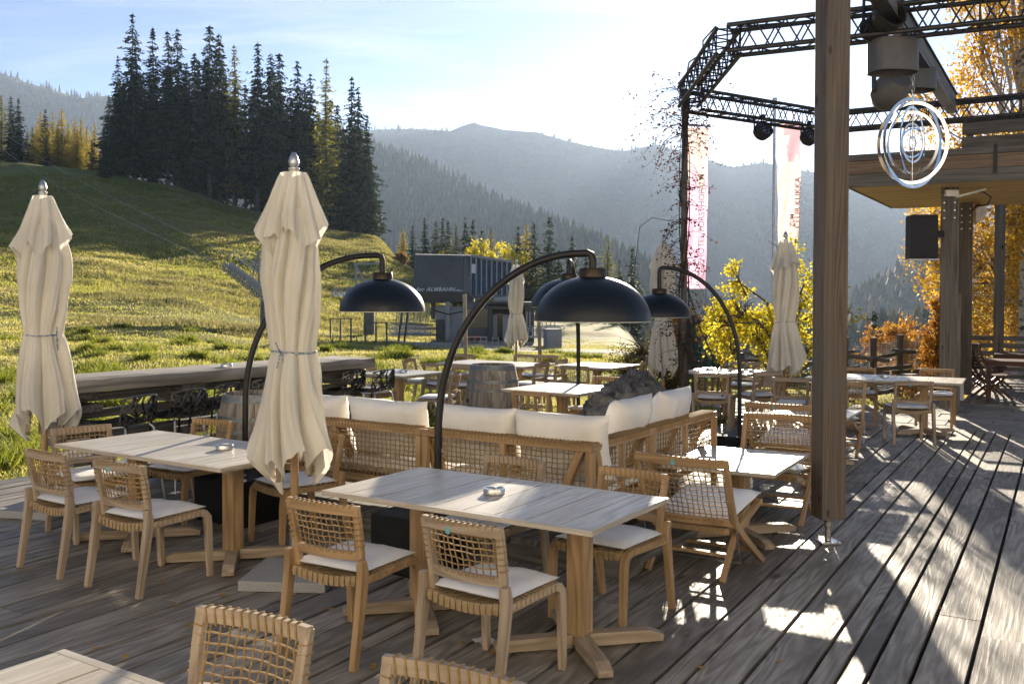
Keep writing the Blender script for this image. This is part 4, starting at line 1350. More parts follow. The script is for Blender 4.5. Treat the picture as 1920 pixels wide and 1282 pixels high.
# ------------------------------------------------------------------ bar stools with a branching shell
def stool(label, x, y, face, sh=.70):
    t = thing('bar_stool', label, 'bar stool', (x, y, 0), R(face - 90), 'black bar stools along the counter')
    rd = random.Random(6)
    nu, nv = 7, 8

    def S(u, v):                                   # u across, v from the seat front up the back
        w = .225 * (1 - .1 * v)
        x = (2 * u - 1) * w
        if v < .5:
            s = v / .5; y = .22 - .38 * s; z = sh + .02 - .035 * math.sin(math.pi * s) + .02 * abs(2 * u - 1) ** 2
        else:
            s = (v - .5) / .5; y = -.16 - .10 * s ** .8; z = sh + .02 + .25 * s ** 1.15
            y += .10 * abs(2 * u - 1) ** 2 * (.3 + .7 * s)
            z -= .03 * abs(2 * u - 1) ** 3 * s
        return Vector((x, y, z))
    pts = {}
    for i in range(nu + 1):
        for j in range(nv + 1):
            u = i / nu + (rd.uniform(-.06, .06) if 0 < i < nu else 0); v = j / nv + (rd.uniform(-.05, .05) if 0 < j < nv else 0)
            pts[i, j] = S(u, v)
    b = MB()
    for i in range(nu + 1):
        for j in range(nv + 1):
            for di, dj in ((1, 0), (0, 1), (1, 1), (-1, 1)):
                k = (i + di, j + dj)
                if k not in pts: continue
                edge = (i in (0, nu) and di == 0) or (j in (0, nv) and dj == 0)
                if not edge and rd.random() < (.45 if j > 3 else .2): continue
                b.beam(pts[i, j], pts[k], .022 if not edge else .026, .014)
    b.build('shell', M['blackplast'], t)
    b = MB(); b.pillow(.40, .38, .04, Matrix.Translation((0, .04, sh + .02)), 8, 2, .05, .002); b.build('seat_pad', M['blackbox'], t, smooth=60)
    for sx in (-1, 1):
        for sy in (-1, 1):
            b = MB(); b.tube([(sx * .15, sy * .13, sh - .01), (sx * .17, sy * .16, sh - .04), (sx * .23, sy * .235, 0)], .011, 8); b.build('leg', M['alu' if sy < 0 else 'black'], t, smooth=60)
    b = MB(); b.tube([(-.205, .20, .22), (.205, .20, .22), (.205, -.20, .22), (-.205, -.20, .22)], .008, 6, closed=True); b.build('foot_ring', M['black'], t)
    return t


s1 = None
for lab, px, Y in (('first black perforated stool at the bar from the left', 236, 8.62), ('second black perforated stool from the left at the bar', 332, 9.2), ('third black perforated stool along the bar beside the barrel', 402, 9.85), ('black perforated stool half hidden behind the barrel at the bar', 476, 10.5),
                   ('black perforated stool at the far end of the bar just right of the parasol', 645, 11.7), ('black perforated stool standing free beyond the end of the bar', 700, 11.75)):
    x = atY(px, 760, Y).x
    f = 155 + 8 * random.Random(px).uniform(-1, 1)
    if s1 is None: s1 = stool(lab, x, Y, f)
    else: dup(s1, lab, (x, Y, 0), R(f - 90), 'black bar stools along the counter')

# ------------------------------------------------------------------ timber post, beam and truss ring
pp = at(1552, 1016)
t = thing('timber_post', 'thick brown timber post on a steel foot', 'post', pp, R(8))
b = MB(); b.box((0, 0, 2.77), (.190, .190, 5.16), r=.4); b.build('shaft', M['post'], t, bevel=.006)
b = MB(); b.lathe([(.03, .012), (.024, .018), (.024, .12), (.032, .125), (.032, .16), (.02, .165), (.02, .20)], 16); b.box((0, 0, .007), (.15, .15, .010)); b.build('foot', M['steel'], t, smooth=40)
for sx in (-1, 1):
    for sy in (-1, 1):
        bb = MB(); bb.lathe([(.009, .012), (.009, .02), (0, .021)], 6, (sx * .055, sy * .055, 0)); bb.build('bolt', M['alu'], t)
bz = 4.63
e0 = pp + Vector((0, 0, 0)); e1 = Vector((6.52, 14.2, 0))
dirb = (e1 - e0).normalized()
t = thing('roof_beam', 'long dark roof beam running from the timber post to the canopy', 'beam', (e0.x, e0.y, bz))
b = MB(); b.beam(dirb * .11 + Vector((0, 0, .1)), e1 - e0 + Vector((0, 0, .1)), .10, .24, r=.3); b.build('web', M['grey_timber'], t, bevel=.005)
for z in (-.028, .228):
    b = MB(); b.beam(dirb * .11 + Vector((0, 0, z)), e1 - e0 + Vector((0, 0, z)), .15, .012); b.build('flange', M['truss'], t)


def truss(label, p0, p1, hgt=.27, wid=.26, step=.30, dirs=None):
    p0, p1 = Vector(p0), Vector(p1)
    t = thing('lighting_truss', label, 'truss', p0, 0, 'dark lattice trusses of the lighting rig')
    d = p1 - p0; L = d.length; d.normalize(); sd = Vector((-d.y, d.x, 0)).normalized(); up = Vector((0, 0, 1))
    off = [(sd * wid / 2 * a + up * hgt / 2 * c) for a, c in ((-1, -1), (1, -1), (1, 1), (-1, 1))]
    for o_ in off:
        b = MB(); b.tube([o_, d * L + o_], .026, 8); b.build('chord', M['truss'], t, smooth=60)
    b = MB(); n = max(2, int(L / step)); s = L / n
    for f in range(4):
        a, c = off[f], off[(f + 1) % 4]
        for k in range(n):
            b.tube([a + d * s * k, c + d * s * (k + .5)], .009, 5); b.tube([c + d * s * (k + .5), a + d * s * (k + 1)], .009, 5)
    b.build('lattice', M['truss'], t)
    b = MB()
    for k in range(0, n + 1, 4):
        b.tube([o_ + d * min(L, s * k) for o_ in off], .010, 5, closed=True)
    b.tube([d * .05 + off[2] + up * .04] + [d * L * q + off[2] + up * (.045 + .02 * math.sin(q * 25)) - sd * .05 * math.cos(q * 17) for q in (.2, .4, .6, .8, 1)], .010, 5)
    b.build('cable', M['black'], t)
    return t


TZ = 4.62
ring = [Vector((2.32, 10.35, TZ)), Vector((2.42, 13.4, TZ)), Vector((5.0, 15.1, TZ)), Vector((8.7, 12.9, TZ)), Vector((5.6, 8.75, TZ))]
truss('near lattice truss crossing above the timber post', ring[0] + Vector((.02, -.01, 0)), ring[4])
truss('short lattice truss with the sun behind it at the left of the rig', ring[0] + Vector((.01, .02, 0)), ring[1] - Vector((.0, .2, 0)))
truss('far lattice truss carrying two round spotlights', ring[1] + Vector((.15, .1, 0)), ring[2] - Vector((.15, .1, 0)))
truss('lattice truss running behind the timber post towards the canopy', ring[2] + Vector((.15, -.09, 0)), Vector((8.9, 12.8, TZ)))

# the slim steel pole under the rig, overgrown
pv = Vector((2.42, 13.45, 0))
t = thing('rig_pole', 'slim dark pole carrying the corner of the lighting rig', 'pole', pv)
b = MB(); b.box((0, 0, 2.4), (.075, .075, 4.75)); b.build('shaft', M['truss'], t)
b = MB(); b.box((0, 0, .008), (.2, .2, .014)); b.build('foot', M['truss'], t)
rd = random.Random(12)
t = thing('creeper', 'dry dark creeper climbing the slim pole of the lighting rig', 'creeper', pv)
st = MB(); lv = []; lr = []


def leafq(lst, p, size, rr, rng):
    d = Vector((rng.gauss(0, 1), rng.gauss(0, 1), rng.gauss(0, .6)))
    d = d.normalized() if d.length > .01 else Vector((1, 0, 0))
    s = d.orthogonal().normalized()
    s = (s + d.cross(s) * rng.uniform(-2, 2)).normalized()
    a = size * rng.uniform(.7, 1.3)
    lst += [p, p + d * a * .5 + s * a * .32, p + d * a, p + d * a * .5 - s * a * .32]
    rr += [rng.random()] * 4


for k in range(5):
    a = rd.uniform(0, 6.28); P = []
    for i in range(24):
        z = 4.75 * i / 23
        P.append(Vector((.07 * math.cos(a + i * .35), .07 * math.sin(a + i * .35), z)))
    st.tube(P, [.014 - .0004 * i for i in range(24)], 5)
for k in range(230):
    z = rd.uniform(.9, 4.7) if k > 60 else rd.uniform(4.1, 4.9)
    a = rd.uniform(0, 6.28); L = rd.uniform(.12, .42) if k > 60 else rd.uniform(.2, .75)
    if k < 14: a = rd.uniform(2.6, 3.8); L = rd.uniform(.6, 1.0)
    P = [Vector((.05 * math.cos(a), .05 * math.sin(a), z))]; d = Vector((math.cos(a), math.sin(a), rd.uniform(-.2, .8))).normalized()
    for i in range(9):
        d = (d + Vector((rd.gauss(0, .22), rd.gauss(0, .22), -.16 + rd.gauss(0, .14)))).normalized()
        P.append(P[-1] + d * L / 8)
        if i > 2:
            for _ in range(rd.randint(0, 3)): leafq(lv, P[-1] + Vector((rd.gauss(0, .035), rd.gauss(0, .035), rd.gauss(-.015, .035))), .040, lr, rd)
    st.tube(P, [.0055 - .0004 * i for i in range(10)], 4)
st.tube([Vector((0, 0, 2.9)), Vector((-.45, .05, 2.98)), Vector((-.62, .05, 2.85)), Vector((-.66, .05, 2.5)), Vector((-.70, .06, 2.15))], .006, 4)
st.tube([Vector((0.05, 0, 2.0)), Vector((.22, -.1, 1.4)), Vector((.42, -.2, .95)), Vector((.5, -.25, .5)), Vector((.46, -.28, .05))], .010, 5)
st.build('stem', M['twig'], t, smooth=60)
mesh_np('leaves', [tuple(p) for p in lv], np.arange(len(lv)).reshape(-1, 4), M['vineleaf'], t, r=lr)


# spotlights hanging from the far truss
def spot(label, px, py, Y):
    c = atY(px, py, Y)
    t = thing('spotlight', label, 'spotlight', c, .4, 'round spotlights on the far truss')
    b = MB(); M4 = Matrix.Rotation(R(60), 3, 'X')
    b.lathe([(0, -.13), (.06, -.125), (.115, -.08), (.135, 0), (.135, .07), (.12, .075), (.118, .05), (0, .045)], 22, M=M4); b.build('housing', M['speaker'], t, smooth=45)
    b = MB(); rd = random.Random(3)
    for k in range(40):
        a, r_ = rd.uniform(0, 6.28), .11 * math.sqrt(rd.random()); b.lathe([(.006, .052), (0, .055)], 6, M4 @ Vector((r_ * math.cos(a), r_ * math.sin(a), 0)), M=M4)
    b.build('lens', M['steel'], t)
    b = MB(); b.sweep([(-.15, 0, -.02), (-.15, 0, .14), (-.10, 0, .17), (.10, 0, .17), (.15, 0, .14), (.15, 0, -.02)], .03, .008, side=(0, 1, 0)); b.box((0, 0, .20), (.05, .05, .08)); b.build('yoke', M['black'], t)
    return t


spot('round spotlight hanging under the far truss, farther from the timber post', 1430, 246, 13.95)
spot('round spotlight hanging under the far truss right beside the timber post', 1517, 257, 14.55)


# oval shades hanging below the near truss and beam
def drum(label, px, py, Y, rx, ry, hgt, rz=0):
    c = atY(px, py, Y)
    t = thing('heat_lamp', label, 'heat lamp', c, rz, 'grey oval shades under the beam')
    b = MB()
    rows = []
    for q, z in ((.96, .5), (1, .49), (1, -.5), (.97, -.5), (.96, .44), (.3, .44), (0, .44)):
        rows.append([(rx * q * math.copysign(abs(math.cos(a)) ** .75, math.cos(a)), ry * q * math.copysign(abs(math.sin(a)) ** .75, math.sin(a)), z * hgt) for a in [2 * math.pi * k / 40 for k in range(40)]])
    b.grid(rows, cj=True); b.add(rows[0], [tuple(range(40))]); b.build('shade', M['grey_shade'], t, smooth=50)
    b = MB()
    top = TZ - .17 - c.z
    for k in range(max(3, int((top - hgt / 2) / .05))):
        z = hgt / 2 + k * .05 + .02
        rg = [(.014 * math.cos(a) * (k % 2), .014 * math.cos(a) * ((k + 1) % 2), z + .03 * math.sin(a)) for a in [2 * math.pi * j / 8 for j in range(8)]]
        b.tube(rg, .004, 4, closed=True)
    b.build('chain', M['steel'], t)
    b = MB(); b.lathe([(.0, -.30 * hgt), (.06, -.28 * hgt), (.09, .1 * hgt), (.05, .4 * hgt)], 16); b.build('heater', M['black'], t, smooth=60)
    return t


drum('big grey oval shade hanging by a chain below the near truss', 1674, 107, 9.75, .245, .19, .33, .2)
drum('smaller grey oval shade behind the bigger one on the beam', 1716, 150, 11.6, .24, .18, .26, .2)
c = atY(1668, 172, 10.3)
t = thing('moving_light', 'round grey spotlight head in a fork under the beam', 'spotlight', c, .3)
b = MB(); Mx = Matrix.Rotation(R(55), 3, 'X'); b.lathe([(0, -.20), (.10, -.19), (.17, -.10), (.19, 0), (.17, .12), (.13, .19), (.11, .19), (0, .17)], 28, M=Mx); b.build('head', M['grey_shade'], t, smooth=50)
b = MB(); b.sweep([(-.2, 0, -.02), (-.2, 0, .2), (-.13, 0, .29), (.13, 0, .29), (.2, 0, .2), (.2, 0, -.02)], .06, .02, side=(0, 1, 0)); b.box((0, 0, .34), (.2, .16, .09)); b.build('fork', M['truss'], t, bevel=.006)
c = atY(1648, 45, 9.6)
t = thing('beam_light', 'dark finned spotlight clamped on the near truss beside the post', 'spotlight', c, .3)
b = MB(); Mx = Matrix.Rotation(R(75), 3, 'X'); b.lathe([(0, -.22), (.07, -.21), (.10, -.16), (.10, .02), (.15, .10), (.155, .22), (.14, .22), (.12, .12), (0, .1)], 24, M=Mx)
for k in range(6): b.lathe([(.10, -.15 + k * .028), (.118, -.146 + k * .028), (.118, -.138 + k * .028), (.10, -.134 + k * .028)], 24, M=Mx)
b.build('body', M['truss'], t, smooth=35)
b = MB(); b.sweep([(-.18, 0, 0), (-.18, 0, .22), (.18, 0, .22), (.18, 0, 0)], .04, .012, side=(0, 1, 0)); b.build('bracket', M['black'], t)

# polished steel wind spinner
c = atY(1711, 268, 10.1)
t = thing('wind_spinner', 'hanging wind spinner of nested polished steel ovals', 'wind spinner', c, .1)
for k, (rx, rz_, tilt) in enumerate(((.37, .46, 14), (.335, .42, -30), (.29, .37, 38), (.255, .32, -12), (.20, .25, 55), (.165, .20, 24), (.12, .15, -48), (.085, .10, 60), (.05, .065, 20))):
    b = MB(); tl = R(tilt)
    P = [(rx * math.cos(a) * math.cos(tl), rx * math.cos(a) * math.sin(tl), rz_ * math.sin(a)) for a in [2 * math.pi * j / 64 for j in range(64)]]
    sdv = Vector((-math.sin(tl), math.cos(tl), 0))
    b.sweep(P, .004, .010 + .026 * (rx / .37), side=sdv, closed=True); b.build('ring', M['mirror'], t, smooth=40)
b = MB(); b.tube([(0, 0, -.46), (0, 0, .49)], .006, 6); b.build('axle', M['steel'], t)
b = MB()
for k in range(int((TZ - .05 - c.z - .49) / .055)):
    z = .50 + k * .055
    b.tube([(.014 * math.cos(a) * (k % 2), .014 * math.cos(a) * ((k + 1) % 2), z + .032 * math.sin(a)) for a in [2 * math.pi * j / 8 for j in range(8)]], .004, 4, closed=True)
b.build('chain', M['steel'], t)

# ------------------------------------------------------------------ canopy on timber posts
cf = Vector((5.32, 15.15, 0)); ca = R(-27)
cu = Vector((math.cos(ca), math.sin(ca), 0)); cv = Vector((math.cos(R(59)), math.sin(R(59)), 0))
t = thing('canopy', 'flat timber canopy with a light larch underside', 'canopy', cf)
b = MB(); k = 0
while k < 4.0:
    b.beam(cv * (k + .07) + Vector((0, 0, 3.615)) + cu * .04, cv * (k + .07) + Vector((0, 0, 3.615)) + cu * 8, .138, .03, r=random.random()); k += .14
b.build('soffit', M['soffit'], t)
for z, w_, hh in ((3.70, .06, .20), (3.905, .07, .20), (4.06, .10, .10)):
    b = MB(); b.beam(cu * -.02 + Vector((0, 0, z)), cu * 8 + Vector((0, 0, z)), w_, hh, r=z % 1); b.build('fascia', M['grey_timber'] if hh < .15 or z < 3.8 else M['fascia'], t, bevel=.005)
    b = MB(); b.beam(cv * .06 + Vector((0, 0, z)), cv * 4 + Vector((0, 0, z)), w_, hh, r=z % 1); b.build('fascia', M['grey_timber'], t, bevel=.005)
b = MB(); b.add([cu * .03 + cv * .05, cu * 8 + cv * .05, cu * 8 + cv * 4, cu * .03 + cv * 4], [(0, 1, 2, 3)]); bq = b.build('roof_sheet', M['grey_timber'], t, loc=(0, 0, 4.09))
b = MB(); b.box(cu * 2.05 + Vector((.0, -.05, 3.93)), (.05, .02, .42), ca); b.build('strap', M['black'], t)
t = thing('roof_railing', 'heavy dark timber railing on top of the canopy', 'railing', cf + cu * 1.57 + cv * .5 + Vector((0, 0, 4.09)))
for z in (.16, .40):
    b = MB(); b.beam(Vector((0, 0, z + .0)), cu * 6 + Vector((0, 0, z)), .07, .20, r=z); b.build('rail', M['grey_timber'], t, bevel=.006)
for k in (.1, 2.2, 4.4):
    b = MB(); b.box(cu * k + Vector((0, 0, .25)) + cv * .09, (.10, .10, .5), ca); b.build('upright', M['grey_timber'], t)


def cpost(label, p, w_, hgt, shoe=False, rz=0, mat='grey_timber', brace=False):
    t = thing('canopy_post', label, 'post', (p.x, p.y, 0), rz, 'timber posts of the canopy')
    b = MB(); b.box((0, 0, hgt / 2 + .06), (w_, w_, hgt - .1), r=.3); b.build('shaft', M[mat], t, bevel=.006)
    if shoe:
        b = MB(); b.box((-w_ * .2, -w_ / 2 - .03, .15), (.09, .012, .30)); b.build('shoe', M['white_paint'], t)
    b = MB()
    for sx in (-1, 1):
        for k in range(4):
            b.lathe([(.014, 0), (.012, .008), (0, .009)], 8, (sx * w_ * .3, -w_ / 2, hgt - .12 - k * .12), M=Matrix.Rotation(R(90), 3, 'X'))
    b.build('bolt', M['steel'], t)
    if brace:
        b = MB(); b.beam((w_ / 2, .05, hgt - .25), (w_ / 2 + .15, .9, hgt - .03), .10, .28); b.build('brace', M['soffit'], t)
    return t


p2 = Vector((6.93, 15.15, 0)); p3 = Vector((8.28, 17.45, 0)); p4 = Vector((10.15, 19.9, 0))
cpost('nearest dark canopy post with a loudspeaker on it', p2, .25, 3.60, rz=ca)
cpost('second canopy post with a white painted metal shoe', p3, .23, 3.60, True, ca, 'post', True)
cpost('third slim canopy post beside the glazed fence', p4, .20, 4.6, rz=ca)
t = thing('connection_box', 'small white junction box with a tube lamp at the post head', 'junction box', p2 + Vector((-.05, -.17, 3.5)))
b = MB(); b.box((0, 0, 0), (.2, .06, .10)); b.build('box', M['white_paint'], t, bevel=.006)
b = MB(); b.tube([(.05, -.03, -.06), (.5, -.06, .06)], .02, 8); b.build('tube', M['white_paint'], t, smooth=60)
b = MB(); b.tube([(.3, 0, .02), (.5, 0, .02), (.62, 0, -.06), (.56, 0, -.18), (.38, 0, -.2), (.32, 0, -.28)], .012, 6); b.build('cable', M['black'], t, smooth=60)

c = atY(1728, 445, 14.9)
t = thing('loudspeaker', 'big black covered loudspeaker hanging on the canopy post', 'loudspeaker', c, R(-8))
b = MB(); b.box((0, .0, 0), (.40, .36, .68)); b.build('cover', M['speaker'], t, bevel=.02)
b = MB(); b.box((.0, 0, -.35), (.44, .34, .016)); b.build('shelf', M['white_paint'], t)
b = MB(); b.beam((.19, 0, .05), (.32, .05, .05), .10, .10); b.build('bracket', M['black'], t)

# glazed fence between the posts
t = thing('glass_fence', 'glazed fence of narrow panes between dark posts under the canopy', 'fence', (p2.x + .35, p2.y + .45, 0))
gd = (Vector((9.6, 21.5, 0)) - Vector((p2.x + .35, p2.y + .45, 0)))
GL = gd.length; gd.normalize(); n = 6
for k in range(n + 1):
    b = MB(); q = gd * GL * k / n; b.box((q.x, q.y, .97), (.10, .10, 1.94), math.atan2(gd.y, gd.x)); b.build('fence_post', M['grey_timber'], t)
for k in range(n):
    a, e = gd * (GL * k / n + .07), gd * (GL * (k + 1) / n - .07)
    b = MB(); b.beam(a + Vector((0, 0, 1.15)), e + Vector((0, 0, 1.15)), .012, 1.5); b.build('pane', M['glass_fence'], t)
    b = MB(); b.beam(a + Vector((.0, 0, .22)), e + Vector((0, 0, .22)), .03, .30); b.build('kick_board', M['grey_timber'], t)
# boarded screen at the right end
t = thing('slat_fence', 'low fence of dark horizontal slats behind the red furniture', 'fence', (10.4, 21.8, 0), R(-28))
for k in range(5):
    b = MB(); b.box((k * 1.3, 0, .62), (.09, .09, 1.25)); b.build('fence_post', M['grey_timber'], t)
b = MB()
for k in range(6): b.box((2.6, -.06, .12 + k * .17), (5.4, .03, .10), r=random.random())
b.build('slat_panel', M['grey_timber'], t)


# dark red slatted furniture
def slat_table(label, x, y, rz):
    t = thing('slatted_table', label, 'table', (x, y, 0), rz, 'dark red slatted tables')
    b = MB()
    for k in range(9): b.box((0, -.36 + k * .09, .735), (1.3, .075, .022), r=random.random())
    b.build('table_top', M['redwood'], t, bevel=.003)
    b = MB(); b.box((0, -.36, .69), (1.24, .03, .07)); b.box((0, .36, .69), (1.24, .03, .07)); b.build('apron', M['redwood'], t)
    for sx in (-1, 1):
        for sy in (-1, 1):
            bb = MB(); bb.box((sx * .60, sy * .36, .36), (.07, .07, .72)); bb.build('leg', M['redwood'], t, bevel=.004)
    return t


def folding_chair(label, x, y, face):
    t = thing('folding_chair', label, 'chair', (x, y, 0), R(face - 90), 'dark red folding chairs')
    for sx in (-1, 1):
        b = MB(); b.sweep([(sx * .22, -.36, .92), (sx * .22, -.28, .62), (sx * .22, -.16, .40), (sx * .22, .30, 0)], .03, [.04, .05, .05, .04], side=(1, 0, 0)); b.build('leg', M['redwood'], t)
        b = MB(); b.sweep([(sx * .185, .20, .43), (sx * .185, -.30, 0)], .028, .042, side=(1, 0, 0)); b.build('leg', M['redwood'], t)
    b = MB()
    for k in range(6):
        f = k / 5; b.box((0, -.385 + .11 * f + .01, .89 - f * .32), (.42, .016, .045), r=random.random())
    b.build('back_slats', M['redwood'], t)
    b = MB()
    for k in range(6): b.box((0, .22 - k * .07, .445 - k * .005), (.42, .055, .018), r=random.random())
    b.build('seat_slats', M['redwood'], t)
    return t


st1 = slat_table('dark red slatted table cut by the right edge of the photo', 9.25, 17.15, R(-28))
dup(st1, 'farther dark red slatted table behind the first one', (10.45, 19.2, 0), R(-28), 'dark red slatted tables')
fc = folding_chair('dark red folding chair leaning back left of the nearest red table', 8.93, 17.75, -10)
dup(fc, 'second dark red folding chair right behind the nearest red one', (9.2, 18.9, 0), R(-95), 'dark red folding chairs')
dup(fc, 'dark red folding chair at the farther red table', (10.05, 19.9, 0), R(-100), 'dark red folding chairs')


# ------------------------------------------------------------------ lettering
def lettering(txt, size, mat, parent, M4, shear=0.0, depth=.01, name='lettering', bold=.0, spacing=1.0):
    cu_ = bpy.data.curves.new(name, 'FONT'); cu_.body = txt; cu_.size = size; cu_.shear = shear; cu_.extrude = depth; cu_.offset = bold * .35; cu_.space_character = spacing
    cu_.materials.append(mat)
    tmp = bpy.data.objects.new(name, cu_); C.objects.link(tmp); bpy.context.view_layer.update()
    me = bpy.data.meshes.new_from_object(tmp.evaluated_get(bpy.context.evaluated_depsgraph_get()))
    bpy.data.objects.remove(tmp)
    o = bpy.data.objects.new(name, me); C.objects.link(o); o.parent = parent; o.matrix_local = M4
    return o


# banners on flag poles
def banner(label, px, Y, topy, boty, wpx0, wpx1, mats, pole_px, pole_top, txt, tmat, th, tpos, print_=None):
    X = atY(pole_px, 500, Y).x
    zg = min(-.2, tz(X, Y))
    t = thing('banner_flag', label, 'banner', (X, Y, zg), 0)
    zt_ = atY(px, topy, Y).z - zg; zb = atY(px, boty, Y).z - zg
    x0 = atY(wpx0, 300, Y).x - X; x1 = atY(wpx1, 300, Y).x - X
    zp = atY(px, pole_top, Y).z - zg
    b = MB(); b.lathe([(.055, 0), (.045, zp - .2), (.05, zp - .2), (.05, zp - .16), (.075, zp - .12), (.075, zp), (0, zp)], 14); b.build('pole', M['alu'], t, smooth=40)
    b = MB(); b.tube([(0, 0, zt_ + .06), (x1 + .05, 0, zt_ - .03)], .025, 8); b.build('arm', M['black'], t, smooth=60)
    b = MB(); rows = []; n = 50
    for i in range(n + 1):
        s = i / n; row = []
        for j in range(17):
            u = j / 16
            x = x0 + (x1 - x0) * u * (1 - .06 * s)
            y = .07 * math.sin(u * 9 + s * 5) * (.3 + s) + .05 * math.sin(s * 17 + u * 4)
            row.append((x, y, zt_ - .02 - (zt_ - zb) * s - .06 * u * (1 - s)))
        rows.append(row)
    vs = [p for r_ in rows for p in r_]; fs = []; mi = []
    b = MB()
    for i in range(n):
        for j in range(16):
            f = [(i * 17 + j), ((i + 1) * 17 + j), ((i + 1) * 17 + j + 1), (i * 17 + j + 1)]
            fs.append(tuple(f)); mi.append(mats[1](i / n, j / 16))
    b.v = vs; b.g = vs; b.r = [.5] * len(vs); b.f = fs; b.mi = mi
    cl_ = b.build('cloth', mats[0], t, smooth=180)
    R4 = Matrix.Translation((x0 + (x1 - x0) * tpos[0], -.19, zt_ - (zt_ - zb) * tpos[1])) @ Matrix.Rotation(R(90), 4, 'X') @ Matrix.Rotation(R(90), 4, 'Z')
    lettering(txt, th, tmat, cl_, R4, 0, .002, bold=.012)
    return t, cl_, (x0, x1, zt_, zb)


wavy = lambda k0, k1: (lambda s, u: 0)
rdb = random.Random(1)
t, cl_, q = banner('pink banner fading to white at the top, hung behind the dark creeper', 1305, 31.0, 236, 540, 1283, 1328,
       ([M['pink'], M['ivory']], lambda s, u: 1 if s < .26 + .10 * math.sin(u * 7 + 1) + .16 * (u > .55) * (u < .85) - .12 * (u > .9) else 0), 1279, 200, 'HOLZHOTEL FORSTHOFALM', M['white_print'], .27, (.80, .97))
t, cl_, q = banner('cream banner with a mauve print hung on a grey flag pole', 1476, 31.0, 228, 470, 1459, 1501,
       ([M['ivory'], M['mauve']], lambda s, u: 1 if (s < .30 and u > .35 + .1 * math.sin(s * 20) and s < .16 + .2 * u - .1 * math.sin(u * 9)) or (s < .10 and u > .2) else 0), 1450, 184, 'CLUB KUKKA', M['mauve'], .27, (.93, .83))
lettering('ZUM', .20, M['mauve'], cl_, Matrix.Translation((q[0] + (q[1] - q[0]) * .66, -.19, q[2] - (q[2] - q[3]) * .82)) @ Matrix.Rotation(R(90), 4, 'X') @ Matrix.Rotation(R(90), 4, 'Z'), 0, .002, bold=.008)

# ------------------------------------------------------------------ lift station
SY = 50.0
def S(px, py, dy=0): return atY(px, py, SY + dy)
og = S(860, 646)
zg = tz(og.x, SY) - .05
t = thing('lift_station', 'grey chairlift valley station with a ribbed drive housing above a glazed cabin', 'lift station', (og.x, SY, zg))
OO = Vector((og.x, SY, zg))
sL = S(770, 560) - OO; sM = S(872, 560) - OO
# drive housing: rounded body; ribbed face at left, window band at right
zt0 = S(800, 474).z - zg; zb0 = S(800, 568).z - zg
xl, xm, xr = S(775, 500).x - OO.x, S(866, 500).x - OO.x, S(960, 500).x - OO.x
skew = .8
prof = [(0, zb0 + .55), (.25, zb0 + .05), (.6, zb0), (5.2, zb0), (5.5, zb0 + .5), (5.2, zt0 - .4), (4.8, zt0 - .06), (4.4, zt0), (1.1, zt0), (.75, zt0 - .08), (.55, zt0 - .4)]
b = MB()
nrib = 26
for k in range(nrib):
    f0, f1 = k / nrib, (k + .62) / nrib
    for fa, fb, inset in ((f0, f1, 0), (f1, (k + 1) / nrib, .05)):
        xa, xb = xl + (xm - xl) * fa, xl + (xm - xl) * fb
        cen = Vector((0, 2.7, (zt0 + zb0) / 2))
        A_ = [Vector((xa, y + skew * fa, z)) for y, z in prof]; B_ = [Vector((xb, y + skew * fb, z)) for y, z in prof]
        if inset:
            A_ = [Vector((p.x, cen.y + (p.y - cen.y) * .985, cen.z + (p.z - cen.z) * .97)) for p in A_]; B_ = [Vector((p.x, cen.y + (p.y - cen.y) * .985, cen.z + (p.z - cen.z) * .97)) for p in B_]
        b.grid([A_, B_], cj=True, r=.5)
        b.add(A_, [tuple(range(len(A_)))]); b.add(B_, [tuple(range(len(B_) - 1, -1, -1))])
b.build('ribbed_shell', M['panel'], t)
b = MB()
A_ = [Vector((xm + .02, y + skew, z)) for y, z in prof]; B_ = [Vector((xm + .42, y + skew + .25, z)) for y, z in prof]
b.grid([A_, B_], cj=True); b.add(A_, [tuple(range(len(A_)))]); b.add(B_, [tuple(range(len(B_) - 1, -1, -1))])
b.build('corner_band', M['panel'], t, smooth=30)
b = MB()
y0 = skew + .75
z1, z0 = zt0 - .05, zb0 + .25
P0 = [Vector((xm + .42, y0 - .35, z0)), Vector((xm + .42, y0 - .05, z1)), Vector((xm + .42, y0 + 4.0, z1)), Vector((xm + .42, y0 + 4.4, z0))]
P1 = [Vector((xr, y0 + .65, z0)), Vector((xr, y0 + .95, z1 - .28)), Vector((xr, y0 + 4.4, z1 - .28)), Vector((xr, y0 + 4.8, z0))]
b.grid([P0, P1], cj=True); b.add(P1, [(3, 2, 1, 0)]); b.add(P0, [(0, 1, 2, 3)])
b.build('housing', M['panel'], t)
for k in range(8):
    f0, f1 = (k + .06) / 8, (k + .94) / 8
    lo_ = P0[0].lerp(P1[0], f0), P0[0].lerp(P1[0], f1); hi_ = P0[1].lerp(P1[1], f0), P0[1].lerp(P1[1], f1)
    nrm = (P1[0] - P0[0]).cross(P0[1] - P0[0]).normalized() * .03
    if nrm.y > 0: nrm = -nrm
    q = [lo_[0].lerp(hi_[0], .10) + nrm, lo_[1].lerp(hi_[1], .10) + nrm, lo_[1].lerp(hi_[1], .93) + nrm, lo_[0].lerp(hi_[0], .93) + nrm]
    b = MB(); b.add(q, [(0, 1, 2, 3)]); b.build('window', M['glass_dark'], t)
    if k == 0:
        b = MB(); b.add([q[0].lerp(q[3], .58) + nrm * .3, q[1].lerp(q[2], .58) + nrm * .3, q[1].lerp(q[2], .84) + nrm * .3, q[0].lerp(q[3], .84) + nrm * .3], [(0, 1, 2, 3)]); b.build('notice', M['paper'], t)
